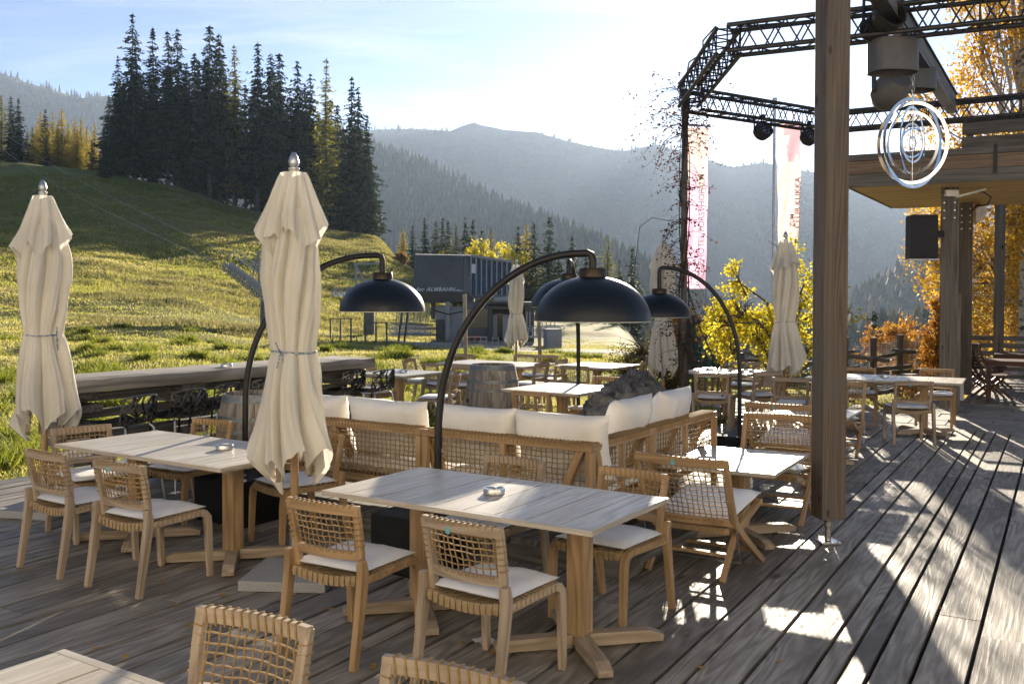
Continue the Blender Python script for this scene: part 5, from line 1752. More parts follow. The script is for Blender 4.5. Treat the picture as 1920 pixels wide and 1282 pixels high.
for k in range(9):
    f = min(1, k / 8); a_, c_ = P0[0].lerp(P1[0], f), P0[1].lerp(P1[1], f)
    b = MB(); b.beam(a_.lerp(c_, .06) + Vector((0, -.03, 0)), a_.lerp(c_, .97) + Vector((0, -.03, 0)), .07, .07, up=(1, 0, 0)); b.build('mullion', M['panel_light'], t)
for q_, off_ in ((0, .08), (1, -.02)):
    b = MB(); b.beam(P0[q_] + Vector((0, -.04, off_)), P1[q_] + Vector((0, -.04, off_)), .10, .12); b.build('cornice', M['panel_light' if q_ else 'panel'], t)
R4 = Matrix.Translation((xl + .14, -.14, zb0 + .62)) @ Matrix.Rotation(math.atan2(skew, xm - xl), 4, 'Z') @ Matrix.Rotation(R(90), 4, 'X')
lettering('4er ALMBAHN', .30, M['white_paint'], t, R4, .25, .03, bold=.012, spacing=1.12)
R4 = Matrix.Translation((xl + 2.14, skew * .80 - .14, zb0 + .62)) @ Matrix.Rotation(math.atan2(skew, xm - xl), 4, 'Z') @ Matrix.Rotation(R(90), 4, 'X')
lettering('1.040 m', .13, M['white_paint'], t, R4, .25, .03, bold=.008)
# tower, cabin and plinth below
X = lambda px: S(px, 600).x - OO.x
Z = lambda py: S(860, py).z - zg
for nm, x0, x1, zlo, zhi, ya, yb, mt in (('concrete_tower', 814, 866, 650, 575, 1.0, 3.2, 'concrete'), ('pipe_shaft', 833, 842, 640, 566, .72, .96, 'panel_light'), ('control_cabinet', 815, 829, 643, 600, .6, .94, 'panel_dark'),
                              ('floor_slab', 805, 1000, 652, 641, .5, 5.0, 'concrete'), ('cabin_wall', 866, 915, 641, 616, 1.2, 4.5, 'panel'), ('cabin_roof', 866, 1000, 580, 566, .7, 5.0, 'panel'),
                              ('portal', 914, 922, 642, 570, .6, 1.0, 'panel_dark'), ('side_wall', 984, 1002, 645, 572, .55, 4.5, 'panel_dark'), ('door_leaf', 923, 932, 638, 590, .9, 1.0, 'panel_light'), ('door_leaf', 942, 953, 638, 590, .9, 1.0, 'panel_light'), ('rear_wall', 915, 990, 641, 580, 3.6, 3.8, 'panel')):
    b = MB(); x0, x1 = X(x0), X(x1); zlo, zhi = Z(zlo), Z(zhi)
    b.box(((x0 + x1) / 2, (ya + yb) / 2, (zlo + zhi) / 2), (x1 - x0, yb - ya, zhi - zlo)); b.build(nm, M[mt], t, bevel=.02)
b = MB(); b.box(((X(866) + X(914)) / 2, 1.22, (Z(616) + Z(580)) / 2), (X(914) - X(866), .05, Z(580) - Z(616))); b.build('window', M['glass_green'], t)
b = MB(); b.box(((X(932) + X(942)) / 2, 1.4, (Z(638) + Z(588)) / 2), (X(942) - X(932), .05, Z(588) - Z(638))); b.build('door', M['glass_dark'], t)
b = MB(); b.tube([(X(868), .62, Z(634)), (X(900), .62, Z(634))], .10, 10); b.build('barrier_roll', M['orange_paint'], t, smooth=60)
b = MB()
for k in range(4): b.box(((X(930) + X(980)) / 2 - .2, .35, Z(572) + .02 + k * .0), (2.0, .8, .06))
b.tube([(X(925), .4, Z(562)), (X(975), .6, Z(562))], .16, 10); b.build('awning', M['panel_light'], t)
for px in (806, 848, 862):
    b = MB(); b.beam((X(px), 2.2, Z(600)), (X(px), 2.2, zb0 + .1), .22, .22); b.build('strut', M['panel'], t)


for px in range(868, 1000, 11):
    b = MB(); b.beam((X(px), .30, Z(650)), (X(px), .30, Z(632)), .035, .035); b.build('railing_bar', M['alu'], t)
for py in (632, 640):
    b = MB(); b.beam((X(866), .30, Z(py)), (X(912), .30, Z(py)), .035, .035); b.build('railing_bar', M['alu'], t)
b = MB(); b.tube([(X(868), .6, Z(572)), (X(868), .6, Z(600)), (X(870), .6, Z(640))], .05, 8); b.build('downpipe', M['alu'], t, smooth=60)
b = MB(); b.tube([(X(814), .9, Z(583)), (X(840), .5, Z(590)), (X(866), .9, Z(584))], .03, 6); b.build('cable', M['black'], t)
for px in (988, 994):
    b = MB(); b.box((X(px), .5, Z(600)), (.10, .04, .9)); b.build('info_board', M['panel_light'], t)


# stored chairs beside the station
def lift_chair(label, x, y, rz):
    z = tz(x, y)
    t = thing('lift_chair', label, 'lift chair', (x, y, z), rz, 'parked lift chairs by the station')
    b = MB(); b.tube([(0, 0, 2.35), (0, .1, 1.6), (0, .28, 1.0), (0, .28, .5)], .03, 6); b.tube([(-.5, .28, 1.0), (.5, .28, 1.0)], .025, 6); b.build('hanger', M['alu'], t, smooth=60)
    b = MB()
    for k in range(6): b.tube([(-.5 + k * .2, .25, .95), (-.5 + k * .2, .22, .5), (-.5 + k * .2, -.2, .45)], .02, 5)
    b.tube([(-.55, .22, .5), (.55, .22, .5)], .022, 5); b.tube([(-.55, -.2, .45), (.55, -.2, .45)], .022, 5); b.build('seat', M['alu'], t)
    b = MB(); b.tube([(-.55, .25, .9), (-.55, -.35, .8), (.55, -.35, .8), (.55, .25, .9)], .018, 5); b.build('safety_bar', M['panel_light'], t)
    return t


ch0 = None
for k in range(12):
    px = 746 + (k % 6) * 11 + (k // 6) * 4; Y = 50 + (k // 6) * 1.6 + (k % 6) * .25
    x = atY(px, 640, Y).x
    if ch0 is None: ch0 = lift_chair('grey steel lift chair parked in the row left of the station', x, Y, .5)
    else: dup(ch0, 'grey steel lift chair parked in the row left of the station', (x, Y, tz(x, Y)), .5, 'parked lift chairs by the station')
for k in range(5):
    px = 1006 + k * 8; Y = 49 + k * .35; x = atY(px, 640, Y).x
    dup(ch0, 'grey steel lift chair parked at the right end of the station', (x, Y, tz(x, Y)), -.3, 'parked lift chairs by the station')
x = atY(1036, 640, 46.5).x
b = MB(); b.box((0, 0, .45), (.75, .75, 1.0)); tag(b.build('concrete_block', M['concrete'], loc=(x, 46.5, tz(x, 46.5)), rz=.2, bevel=.02), 'pale concrete block at the right end of the lift station', 'block')


# lift towers
def tower(label, px, py_top, py_bot, Y, arm, wheels, rz, rad=.28):
    x = atY(px, py_bot, Y).x; zg = tz(x, Y); zt_ = atY(px, py_top, Y).z - zg
    t = thing('lift_tower', label, 'lift tower', (x, Y, zg), rz, 'chairlift towers')
    b = MB(); b.lathe([(rad * 1.15, -.3), (rad, zt_)], 18); b.build('mast', M['panel'], t, smooth=60)
    b = MB(); b.beam((-arm, 0, zt_ + .1), (arm, 0, zt_ + .1), .30, .30)
    for sx in (-1, 1):
        b.beam((sx * arm * .62, 0, zt_ + .2), (sx * arm * .62, 0, zt_ + 1.6), .12, .12); b.beam((sx * arm * .62, 0, zt_ + 1.55), (sx * arm * .1, 0, zt_ + .25), .08, .08)
    b.beam((-arm * .7, 0, zt_ + 1.6), (arm * .7, 0, zt_ + 1.6), .10, .10)
    b.build('cross_arm', M['panel_light'], t)
    for sx in (-1, 1):
        b = MB(); b.beam((sx * arm, -wheels * .21, zt_ + .05), (sx * arm, wheels * .21, zt_ + .05), .10, .16)
        for k in range(wheels // 2): b.beam((sx * arm, -wheels * .20 + k * .84, zt_ - .06), (sx * arm, -wheels * .20 + k * .84 + .5, zt_ - .06), .07, .10)
        for s_ in (-1, 1): b.beam((sx * arm + .25, -wheels * .21, zt_ + .2 + .5 * (s_ > 0)), (sx * arm + .25, wheels * .21, zt_ + .2 + .5 * (s_ > 0)), .03, .03)
        b.build('sheave_beam', M['panel_light'], t)
        for k in range(wheels):
            y = (k - (wheels - 1) / 2) * .42
            w_ = MB(); Mx = Matrix.Rotation(R(90), 3, 'Y')
            w_.lathe([(.07, -.05), (.19, -.06), (.19, .06), (.07, .05), (.07, -.05)], 18, (sx * arm, y, zt_ - .16), M=Mx); wo = w_.build('sheave', M['steel'], t, smooth=40)
    return t


def pulley_tower(label):
    Y = 45.0; x = atY(497, 640, Y).x; zg = tz(x, Y); o = Vector((x, Y, zg))
    t = thing('lift_tower', label, 'lift tower', o, 0, 'chairlift towers')
    top = atY(497, 548, Y) - o
    b = MB(); b.lathe([(.24, -.3), (.20, top.z + .3)], 16); b.build('mast', M['panel'], t, smooth=60)
    for nm, A3, E3 in (('near', (506, 566, 43.6), (420, 500, 47.5)), ('far', (556, 560, 46.2), (474, 497, 50.0))):
        p0, p1 = atY(*A3) - o, atY(*E3) - o; d = p1 - p0; L = d.length; d.normalize(); sd_ = d.cross(Vector((0, 0, 1))).normalized(); up_ = sd_.cross(d)
        b = MB(); b.beam(p0.lerp(p1, .12) + up_ * .34, p0.lerp(p1, .88) + up_ * .34, .12, .17); b.beam(p0 + up_ * .17, p0.lerp(p1, .46) + up_ * .17, .10, .13); b.beam(p0.lerp(p1, .54) + up_ * .17, p1 + up_ * .17, .10, .13)
        for h_ in (.95, .62):
            b.tube([p0.lerp(p1, .2) + sd_ * .4 + up_ * h_, p1 + sd_ * .4 + up_ * h_], .022, 5)
        for f in (.2, .47, .74, 1): b.tube([p0.lerp(p1, f) + up_ * .3, p0.lerp(p1, f) + sd_ * .4 + up_ * .95], .022, 5)
        b.build('sheave_beam', M['panel_light'], t)
        for k in range(10):
            c_ = p0.lerp(p1, (k + .3) / 9.6)
            Mx = sd_.to_track_quat('Z', 'Y').to_matrix()
            w_ = MB(); w_.lathe([(.05, -.06), (.12, -.04), (.15, -.07), (.215, -.07), (.215, .07), (.15, .07), (.12, .04), (.05, .06)], 20, c_, M=Mx); wo = w_.build('sheave', M['steel'], t, smooth=40)
            w_ = MB(); w_.lathe([(0, -.085), (.05, -.085), (.05, .085), (0, .085)], 10, c_, M=Mx); w_.build('hub', M['black'], wo)
    c0, c1 = atY(470, 533, 45.5) - o, atY(545, 528, 48) - o
    b = MB(); b.beam(c0, c1, .26, .26); q = atY(485, 474, Y) - o; q2 = atY(545, 476, 47.5) - o
    b.beam(c0.lerp(c1, .2), q, .09, .09); b.beam(c0.lerp(c1, .95), q2, .09, .09); b.beam(q + (q - q2) * .08, q2 + (q2 - q) * .08, .09, .09); b.beam(c0, q.lerp(q2, .0), .05, .05); b.beam(c0.lerp(c1, .5), q2, .06, .06)
    b.build('cross_arm', M['panel_light'], t)
    b = MB(); b.beam((.35, -.2, 0), (.35, -.2, top.z), .03, .03); b.beam((.35, .05, 0), (.35, .05, top.z), .03, .03)
    for k in range(12): b.beam((.35, -.2, .2 + k * .22), (.35, .05, .2 + k * .22), .02, .02)
    b.build('ladder', M['panel_light'], t)
    return t


pulley_tower('chairlift tower with two rows of pulley wheels, left of the big parasol')
tower('plain grey chairlift tower behind the blue dome lamp', 692, 545, 640, 57, 1.9, 6, R(-40), .30)
for lab, p0, p1 in (('upper steel cable of the chairlift over the meadow', (-30, 222, 150), (474, 497, 50)), ('lower steel cable of the chairlift over the meadow', (-30, 252, 140), (420, 500, 47.5))):
    a, e = atY(*p0), atY(*p1); b = MB()
    b.tube([a.lerp(e, k / 20) - Vector((0, 0, 1.0 * math.sin(math.pi * k / 20))) for k in range(21)], .015, 6)
    tag(b.build('lift_cable', M['panel_light']), lab, 'cable', 'cables of the chairlift')

# handrails and stakes on the meadow by the lift
def handrail(label, px0, px1, py, Y):
    a, e = atY(px0, py, Y), atY(px1, py + 2, Y)
    t = thing('handrail', label, 'handrail', (a.x, Y, tz(a.x, Y)), 0, 'wooden handrails by the lift tower')
    n = 3; d = e - a
    b = MB(); b.beam(Vector((0, 0, .95)), Vector((d.x, 0, .95)), .16, .05); b.build('rail', M['grey_timber'], t)
    for k in range(n):
        b = MB(); b.box((d.x * (k + .1) / (n - .8), 0, .3), (.07, .07, 1.3)); b.build('upright', M['grey_timber'], t)
    return t


handrail('grey wooden handrail left of the plain lift tower', 618, 660, 640, 44); handrail('grey wooden handrail at the foot of the plain lift tower', 683, 727, 640, 43)
for lab, px, Y, hgt in (('tall wooden stake in the lawn in front of the station', 874, 26, 2.05), ('thin wooden stake right of the thin parasol', 1013, 27, 1.5)):
    x = atY(px, 640, Y).x; z = tz(x, Y)
    b = MB(); b.sweep([(0, 0, -.2), (-.02, 0, hgt * .5), (-.05, 0, hgt)], .10, [.10, .095, .085], side=(1, 0, 0)); tag(b.build('wooden_stake', M['teakgrey'], loc=(x, Y, z), bevel=.01), lab, 'stake', 'wooden stakes in the lawn')
for lab, px, Y, hgt in (('leaning dark pole crossing in front of the parked lift chairs', 746, 46, 2.9), ('second leaning dark pole in front of the parked lift chairs', 757, 46.5, 2.9)):
    x = atY(px, 640, Y).x; b = MB(); b.tube([(0, 0, -.1), (.3, .3, hgt)], .05, 8); tag(b.build('leaning_pole', M['panel_dark'], loc=(x, Y, tz(x, Y)), smooth=60), lab, 'pole', 'leaning poles by the station')


# ------------------------------------------------------------------ fences at the right
def rail_fence(label, pts, hgt, rails, mesh=True, dz=-.1):
    o = Vector((pts[0][0], pts[0][1], dz))
    t = thing('rail_fence', label, 'fence', o)
    rd = random.Random(len(pts))
    for (x, y) in pts:
        b = MB(); b.sweep([(x - o.x, y - o.y, -.6), (x - o.x, y - o.y, hgt + rd.uniform(-.05, .1))], .10, .10, side=(1, 0, 0)); b.build('fence_post', M['grey_timber'], t)
    for k in range(len(pts) - 1):
        a, e = Vector((*pts[k], 0)) - Vector((o.x, o.y, 0)), Vector((*pts[k + 1], 0)) - Vector((o.x, o.y, 0)); d = (e - a).normalized(); nn = Vector((d.y, -d.x, 0))
        for z in rails:
            b = MB(); b.tube([a - d * .35 + nn * .09 + Vector((0, 0, z + rd.uniform(-.08, .08))), e + d * .35 + nn * .09 + Vector((0, 0, z + rd.uniform(-.08, .08)))], [.05, .04], 7); b.build('rail', M['grey_timber'], t, smooth=60)
        if mesh:
            b = MB()
            for q in range(26): z = .05 + (hgt - .1) * q / 25; b.tube([a + nn * -.06 + Vector((0, 0, z)), a.lerp(e, .5) + nn * -.06 + Vector((0, 0, z - .03)), e + nn * -.06 + Vector((0, 0, z))], .006, 4)
            for q in range(6): p = a.lerp(e, q / 5) + nn * -.065; b.tube([p, p + Vector((0, 0, hgt))], .006, 4)
            b.build('wire_netting', M['steel'], t)
    return t


P = [atY(px, 640, Y) for px, Y in ((1530, 19.0), (1585, 19.6), (1638, 19.2), (1688, 20.2), (1745, 20.8))]
rail_fence('weathered rail fence with fine wire netting right of the thick post', [(p.x, p.y) for p in P], 1.25, (.25, .62, .95), dz=-.25)
P = [atY(px, 640, Y) for px, Y in ((1318, 22), (1392, 22), (1470, 21.5), (1535, 20.5))]
rail_fence('weathered rail fence behind the glaring table', [(p.x, p.y) for p in P], .98, (.30, .55, .80), False, dz=-.35)
# green netted screen
t = thing('net_screen', 'curved dark green net screen hung on stakes behind the lamp pole', 'screen', (atY(1318, 640, 19.5).x, 19.5, -.3))
for k in range(6):
    x = -.26 + k * .105; y = .25 * math.cos(k * .6)
    b = MB(); b.tube([(x, y, .1), (x, y, 1.75 + .04 * math.sin(k * 2))], .035, 8); b.build('stake', M['green_net'], t, smooth=60)
b = MB(); b.grid([[(-.27 + .54 * i / 20, .25 * math.cos(i * .15) + .03 * math.sin(i * 1.9), .5 + 1.15 * j / 8 - .35 * (1 - i / 20) * 0 + .03 * math.sin(i + j)) for j in range(9)] for i in range(21)]); b.build('net', M['green_net'], t, smooth=180)
# small box on a thin rack
t = thing('planter_box', 'small pale box on a thin wire rack by the folded parasol', 'planter', (atY(1489, 720, 13.2).x, 14.4, 0))
b = MB(); b.box((0, 0, .60), (.26, .2, .17)); b.build('box', M['concrete'], t, bevel=.006)
b = MB()
for sx in (-1, 1):
    for sy in (-1, 1): b.tube([(sx * .12, sy * .09, .52), (sx * .15, sy * .12, 0)], .007, 5)
b.tube([(-.14, -.11, .1), (.14, -.11, .1), (.14, .11, .1), (-.14, .11, .1)], .006, 5, closed=True)
b.build('rack', M['black'], t)

# ------------------------------------------------------------------ unseen lodge added behind the viewer; its pale wall bounces sun into the shade
t = thing('bounce_lodge', 'unseen pale lodge added behind the viewer to bounce sun onto the terrace', 'building', (0, -3.4, 0), 0)
b = MB(); rd = random.Random(31); x = -15.0
while x < 17:
    b.box((x + .12, -.02, 3.4), (.235, .05, 6.8), r=rd.random()); x += .24
b.build('wall', M['lodge'], t)
b = MB(); b.box((1, -4, 3.3), (31.6, 7.9, 6.6)); b.build('house_body', M['lodge'], t)
b = MB(); b.beam((-16, -4.2, 7.3), (18, -4.2, 7.3), 10.6, .25); b.build('roof', M['grey_timber'], t)
for k in range(5):
    for z in (1.35, 4.6):
        f = MB(); xx = -10 + k * 5.5
        for dx, dz, sx, sz in ((0, 1.0, 1.9, .10), (0, -1.0, 1.9, .10), (-.9, 0, .10, 2.0), (.9, 0, .10, 2.0), (0, 0, .06, 1.9)): f.box((xx + dx, .04, z + dz), (sx, .08, sz))
        w_ = f.build('window', M['white_paint'], t)
        f = MB(); f.box((xx, .02, z), (1.7, .03, 1.9)); f.build('pane', M['glass_dark'], w_)
# ------------------------------------------------------------------ vegetation
def quads_np(cen, dirs, sides, ln, wd):
    """leaf quads (diamonds): centre, long axis, short axis"""
    a = cen - dirs * ln[:, None] / 2; c = cen + dirs * ln[:, None] / 2
    b = cen + sides * wd[:, None] / 2; d = cen - sides * wd[:, None] / 2
    return np.stack([a, b, c, d], 1).reshape(-1, 3)


def unit(v): return v / np.maximum(np.linalg.norm(v, axis=-1, keepdims=True), 1e-9)


def conifer_mesh(seed, Hh=25.0, R0=3.1, z0=.10, whorls=40, per=8, mat='spruce', card=.55, droop=.35, dens=1.0, power=.85):
    """returns (trunk mesh, crown mesh) of one tree: whorls of drooping branches hung with needle sprays"""
    rng = np.random.default_rng(seed)
    cen, dr, sd, ln, wd, rv = [], [], [], [], [], []
    tb = MB()
    tb.tube([(.08 * math.sin(i + seed), .08 * math.cos(i * 1.3 + seed), Hh * i / 10) for i in range(11)], [.26 * (1 - i / 10.4) * Hh / 25 + .015 for i in range(11)], 7)
    for w_ in range(whorls):
        f = (w_ + rng.random() * .6) / whorls
        z = Hh * (z0 + (1 - z0) * f)
        Lm = R0 * ((1 - f) ** power) * (.60 + .72 * rng.random()) + .12
        if f < .15: Lm *= .55 + 2.5 * f
        n = int(per * (1 - .4 * f)) + 1
        a0 = rng.random() * 6.28
        for k in range(n):
            if rng.random() < .18: continue
            a = a0 + 2 * np.pi * k / n + rng.normal(0, .2); L = Lm * rng.uniform(.45, 1.25)
            m_ = max(3, int(L / card * 2.6 * dens))
            t = (np.arange(m_) + rng.random(m_)) / m_
            rad = L * (.12 + .88 * t)
            zz = z - droop * L * t + .22 * L * t ** 3 + rng.normal(0, .08, m_)
            off = rng.normal(0, .20, m_) * L * .5 * (.3 + t * .7)
            ca, sa = math.cos(a), math.sin(a)
            c_ = np.stack([rad * ca - off * sa, rad * sa + off * ca, zz], -1)
            d_ = unit(np.stack([np.full(m_, ca) + rng.normal(0, .55, m_), np.full(m_, sa) + rng.normal(0, .55, m_), -.45 + rng.normal(0, .4, m_)], -1))
            s_ = unit(np.cross(d_, np.stack([rng.normal(0, .6, m_), rng.normal(0, .6, m_), np.ones(m_)], -1)))
            cen.append(c_); dr.append(d_); sd.append(s_)
            ln.append(card * rng.uniform(.7, 1.5, m_) * (.65 + .35 * (1 - f))); wd.append(card * .5 * rng.uniform(.6, 1.3, m_) * (.6 + .4 * (1 - f)))
            rv.append(np.clip(rng.normal(.35 + .25 * t, .2), 0, 1))
            if k % 2 == 0: tb.tube([(0, 0, z), (L * .5 * ca, L * .5 * sa, z - droop * L * .5), (L * .9 * ca, L * .9 * sa, z - droop * L * .75)], [.035 * L / 3 + .008, .02, .006], 3)
    V_ = quads_np(np.concatenate(cen), np.concatenate(dr), np.concatenate(sd), np.concatenate(ln), np.concatenate(wd))
    return tb, V_, np.repeat(np.concatenate(rv), 4)


PROTO = {}


def conifer(kind, label, x, y, hgt, group, name, rz=0, wide=1.0, dz=0):
    z = tz(x, y) - .3 + dz
    vs = PROTO_N[kind]
    i = int(abs(x * 7.3 + y * 3.1)) % vs[0]
    key = (kind, i)
    sc = hgt / vs[1]['Hh']
    if key not in PROTO:
        tb, V_, rv = conifer_mesh(100 * len(kind) + i * 17 + 5, **vs[1])
        t = thing(name, label, 'tree', (x, y, z), rz, group); t.scale = (sc * wide, sc * wide, sc)
        tb.build('trunk', M['bark'], t, smooth=60)
        mesh_np('crown', V_, np.arange(len(V_)).reshape(-1, 4), M[vs[1]['mat']], t, r=rv)
        PROTO[key] = t
        return t
    o = dup(PROTO[key], label, (x, y, z), rz, group, (sc * wide, sc * wide, sc))
    o.name = name
    return o


PROTO_N = {
    'spruce': (5, dict(Hh=25.0, R0=4.3, z0=.05, whorls=46, per=10, mat='spruce', card=.85, droop=.50, dens=1.9, power=.8)),
    'tall': (4, dict(Hh=25.0, R0=3.6, z0=.16, whorls=42, per=10, mat='spruce', card=.85, droop=.50, dens=1.8, power=.68)),
    'young': (4, dict(Hh=10.0, R0=2.1, z0=.04, whorls=32, per=9, mat='sprucelit', card=.42, droop=.28, dens=1.7, power=1.0)),
    'larch': (4, dict(Hh=20.0, R0=3.6, z0=.10, whorls=46, per=9, mat='larch', card=.62, droop=.18, dens=1.7, power=.8)),
    'greenlarch': (3, dict(Hh=20.0, R0=3.0, z0=.12, whorls=44, per=9, mat='larchgreen', card=.55, droop=.18, dens=1.5, power=.85)),
}
rd = random.Random(77)
FG = 'dark spruces of the stand above the meadow'


def forest(px, top, Y, kind, label, group, name='spruce_tree', wide=1.0):
    x = atY(px, 400, Y).x
    zt_ = atY(px, top, Y).z
    return conifer(kind, label, x, Y, max(3, zt_ - tz(x, Y) + .3), group, name, rd.uniform(0, 6.28), wide)


for px, top, Y in ((250, 24, 166), (288, 50, 170), (316, 58, 174), (334, 52, 168), (394, 46, 166), (411, 62, 172), (484, 79, 168), (508, 98, 172), (524, 98, 166), (558, 114, 168), (582, 138, 170), (660, 145, 164), (671, 164, 168)):
    forest(px, top, Y, 'spruce' if px < 300 or px > 640 else 'tall', 'tall dark spruce in the dense stand above the meadow', FG, wide=1.0)
forest(612, 108, 163, 'greenlarch', 'slender light green larch at the right of the spruce stand', None, 'larch_tree')
forest(440, 84, 172, 'greenlarch', 'yellow topped larch glowing inside the spruce stand', None, 'larch_tree', 1.1)
for k in range(46):
    px = 215 + k * 10.5 + rd.uniform(-6, 6)
    top = np.interp(px, (200, 260, 330, 400, 450, 520, 600, 650, 705), (165, 90, 95, 85, 130, 130, 165, 190, 235)) + rd.uniform(0, 55)
    forest(px, top, rd.uniform(164, 186), rd.choice(('spruce', 'tall', 'tall')), 'tall dark spruce in the dense stand above the meadow', FG, wide=rd.uniform(.8, 1.3))
for px, top, Y in ((205, 178, 160), (222, 105, 168), (196, 235, 156), (232, 150, 164), (695, 300, 150), (688, 215, 160)):
    forest(px, top, Y, 'spruce', 'tall dark spruce in the dense stand above the meadow', FG)
LG_ = 'golden larches behind the meadow crest'
for px, top, Y in ((78, 210, 195), (100, 212, 190), (117, 204, 186), (141, 220, 188), (153, 222, 184), (70, 232, 196), (178, 230, 190), (4, 178, 190), (62, 238, 192), (130, 232, 198), (90, 226, 188), (109, 232, 184), (146, 240, 182), (164, 238, 194), (52, 246, 186)):
    forest(px, top, Y, 'larch' if px > 60 else 'greenlarch', 'golden larch in the bright row behind the meadow crest', LG_, 'larch_tree', rd.uniform(1.2, 1.7))
for lab, px, top, Y in (('dark spruce at the left edge behind the crest, the taller of a pair', 22, 180, 178), ('dark spruce at the left edge behind the crest, the lower of a pair', 36, 184, 176), ('dark spruce rising among the golden larches', 86, 204, 194)):
    forest(px, top, Y, 'spruce', lab, None)
forest(88, 254, 178, 'young', 'round dark young spruce in front of the golden larches', None, wide=1.4)
forest(172, 262, 172, 'young', 'small dark spruce beside the big spruce stand', None, wide=1.3)
forest(-10, 215, 182, 'spruce', 'dark spruce cut by the left edge of the photo', None)

# trees behind the lift station
MG = 'trees in a row behind the lift station'
for kind, px, top, Y, lab in (('larch', 756, 427, 128, 'small golden larch at the left end of the row behind the station'), ('young', 774, 421, 125, 'narrow dark spruce next to the small golden larch'), ('young', 796, 407, 122, 'dark spruce above the left end of the station roof'),
                         ('young', 817, 415, 126, 'dark spruce in the row behind the station roof'), ('young', 830, 407, 122, 'dark spruce in the row behind the station roof'), ('young', 840, 414, 128, 'dark spruce in the row behind the station roof'),
                         ('greenlarch', 855, 421, 120, 'light green larch between the dark spruces behind the station'), ('young', 872, 408, 124, 'dark spruce in the row behind the station roof'), ('young', 887, 411, 128, 'dark spruce in the row behind the station roof'),
                         ('young', 904, 430, 126, 'dark spruce in the row behind the station roof'), ('greenlarch', 920, 428, 122, 'yellowish larch behind the right end of the station roof'), ('young', 972, 426, 118, 'dark spruce left of the orange larch by the lamp arch'),
                         ('larch', 987, 421, 121, 'orange larch between dark spruces above the lamp arch'), ('young', 1001, 418, 119, 'dark spruce right of the orange larch by the lamp arch'), ('young', 1030, 405, 112, 'broad tall dark spruce behind the big lamp arch'),
                         ('young', 1073, 443, 108, 'dark spruce right of the big lamp arch'), ('greenlarch', 1140, 440, 104, 'slim yellow green larch standing alone right of the arch'), ('young', 1186, 463, 100, 'dark spruce between the slim larch and the right dome lamp'),
                         ('young', 1116, 482, 110, 'low dark spruce beside the slim yellow green larch'), ('young', 1162, 490, 105, 'low dark spruce right of the slim yellow green larch'), ('young', 1048, 470, 112, 'low dark spruce behind the arch of the big lamp'), ('young', 1100, 470, 120, 'pale far spruce behind the low one'),
                         ('young', 1642, 583, 60, 'small dark spruce beyond the rail fence'), ('young', 1555, 560, 70, 'dark spruce half hidden behind the thick timber post')):
    base = None
    x = atY(px, 400, Y).x; g = tz(x, Y)
    forest(px, top, Y, kind, lab, MG, 'larch_tree' if 'larch' in kind else 'spruce_tree', 1.25 if kind == 'young' else 1.5)


# broadleaf trees: limbs with leaf clouds
def broadleaf(name, label, x, y, trunk_pts, trunk_r, blobs, nleaf, leaf, mat, group=None, bark='bark', seed=1, twigs=40, droop=0.0, dz=None, cat='tree', limb=True):
    """blobs: (cx, cy, cz, rx, ry, rz, weight) in local metres"""
    rng = np.random.default_rng(seed); rd_ = random.Random(seed)
    z = tz(x, y) if dz is None else dz
    t = thing(name, label, cat, (x, y, z), 0, group)
    b = MB(); b.tube(trunk_pts, [trunk_r * (1 - .75 * i / (len(trunk_pts) - 1)) for i in range(len(trunk_pts))], 9)
    T = [Vector(p) for p in trunk_pts]
    ends = []
    for bl in blobs:
        c = Vector(bl[:3])
        s = min(T[:-1] or T, key=lambda p: (p - Vector((0, 0, c.z * .55))).length)
        if limb:
            b.tube([s, s.lerp(c, .45) + Vector((rd_.uniform(-.2, .2), rd_.uniform(-.2, .2), .12 * c.length)), c], [trunk_r * .4, trunk_r * .22, .008], 6)
        for k in range(max(2, int(twigs * bl[6] / sum(q[6] for q in blobs)))):
            d = unit(rng.normal(0, 1, 3)); e = c + Vector((d[0] * bl[3], d[1] * bl[4], d[2] * bl[5] - droop * abs(d[2]) * bl[5])) * rng.uniform(.7, 1.12)
            mid_ = c.lerp(e, .5) + Vector((0, 0, .08 * bl[5]))
            b.tube([c.lerp(s, rng.uniform(0, .3)), mid_, e - Vector((0, 0, droop * .4 * bl[5]))], [trunk_r * .10 + .006, .008, .003], 4)
            ends.append((mid_, e))
    b.build('trunk', M[bark], t, smooth=60)
    W = np.array([bl[6] for bl in blobs], float); W /= W.sum()
    cs = []
    for bl, w_ in zip(blobs, W):
        n = int(nleaf * w_)
        k = max(6, n // 45)                                      # leaves hang in clumps along the twigs
        d = unit(rng.normal(0, 1, (k, 3))); rr = rng.random((k, 1)) ** .45
        cl_ = np.array(bl[:3]) + d * rr * np.array(bl[3:6])
        idx = rng.integers(0, k, n)
        sp = .16 * min(bl[3:6])
        p = cl_[idx] + rng.normal(0, sp, (n, 3)) * [1, 1, 1 + 2 * droop]
        cs.append(p)
    p = np.concatenate(cs); n = len(p)
    d = unit(rng.normal(0, 1, (n, 3)) + [0, 0, -.8]); s = unit(np.cross(d, rng.normal(0, 1, (n, 3))))
    ln = leaf * rng.uniform(.7, 1.35, n)
    V_ = quads_np(p, d, s, ln, ln * .68)
    mesh_np('crown', V_, np.arange(len(V_)).reshape(-1, 4), M[mat], t, r=np.repeat(rng.random(n), 4))
    return t


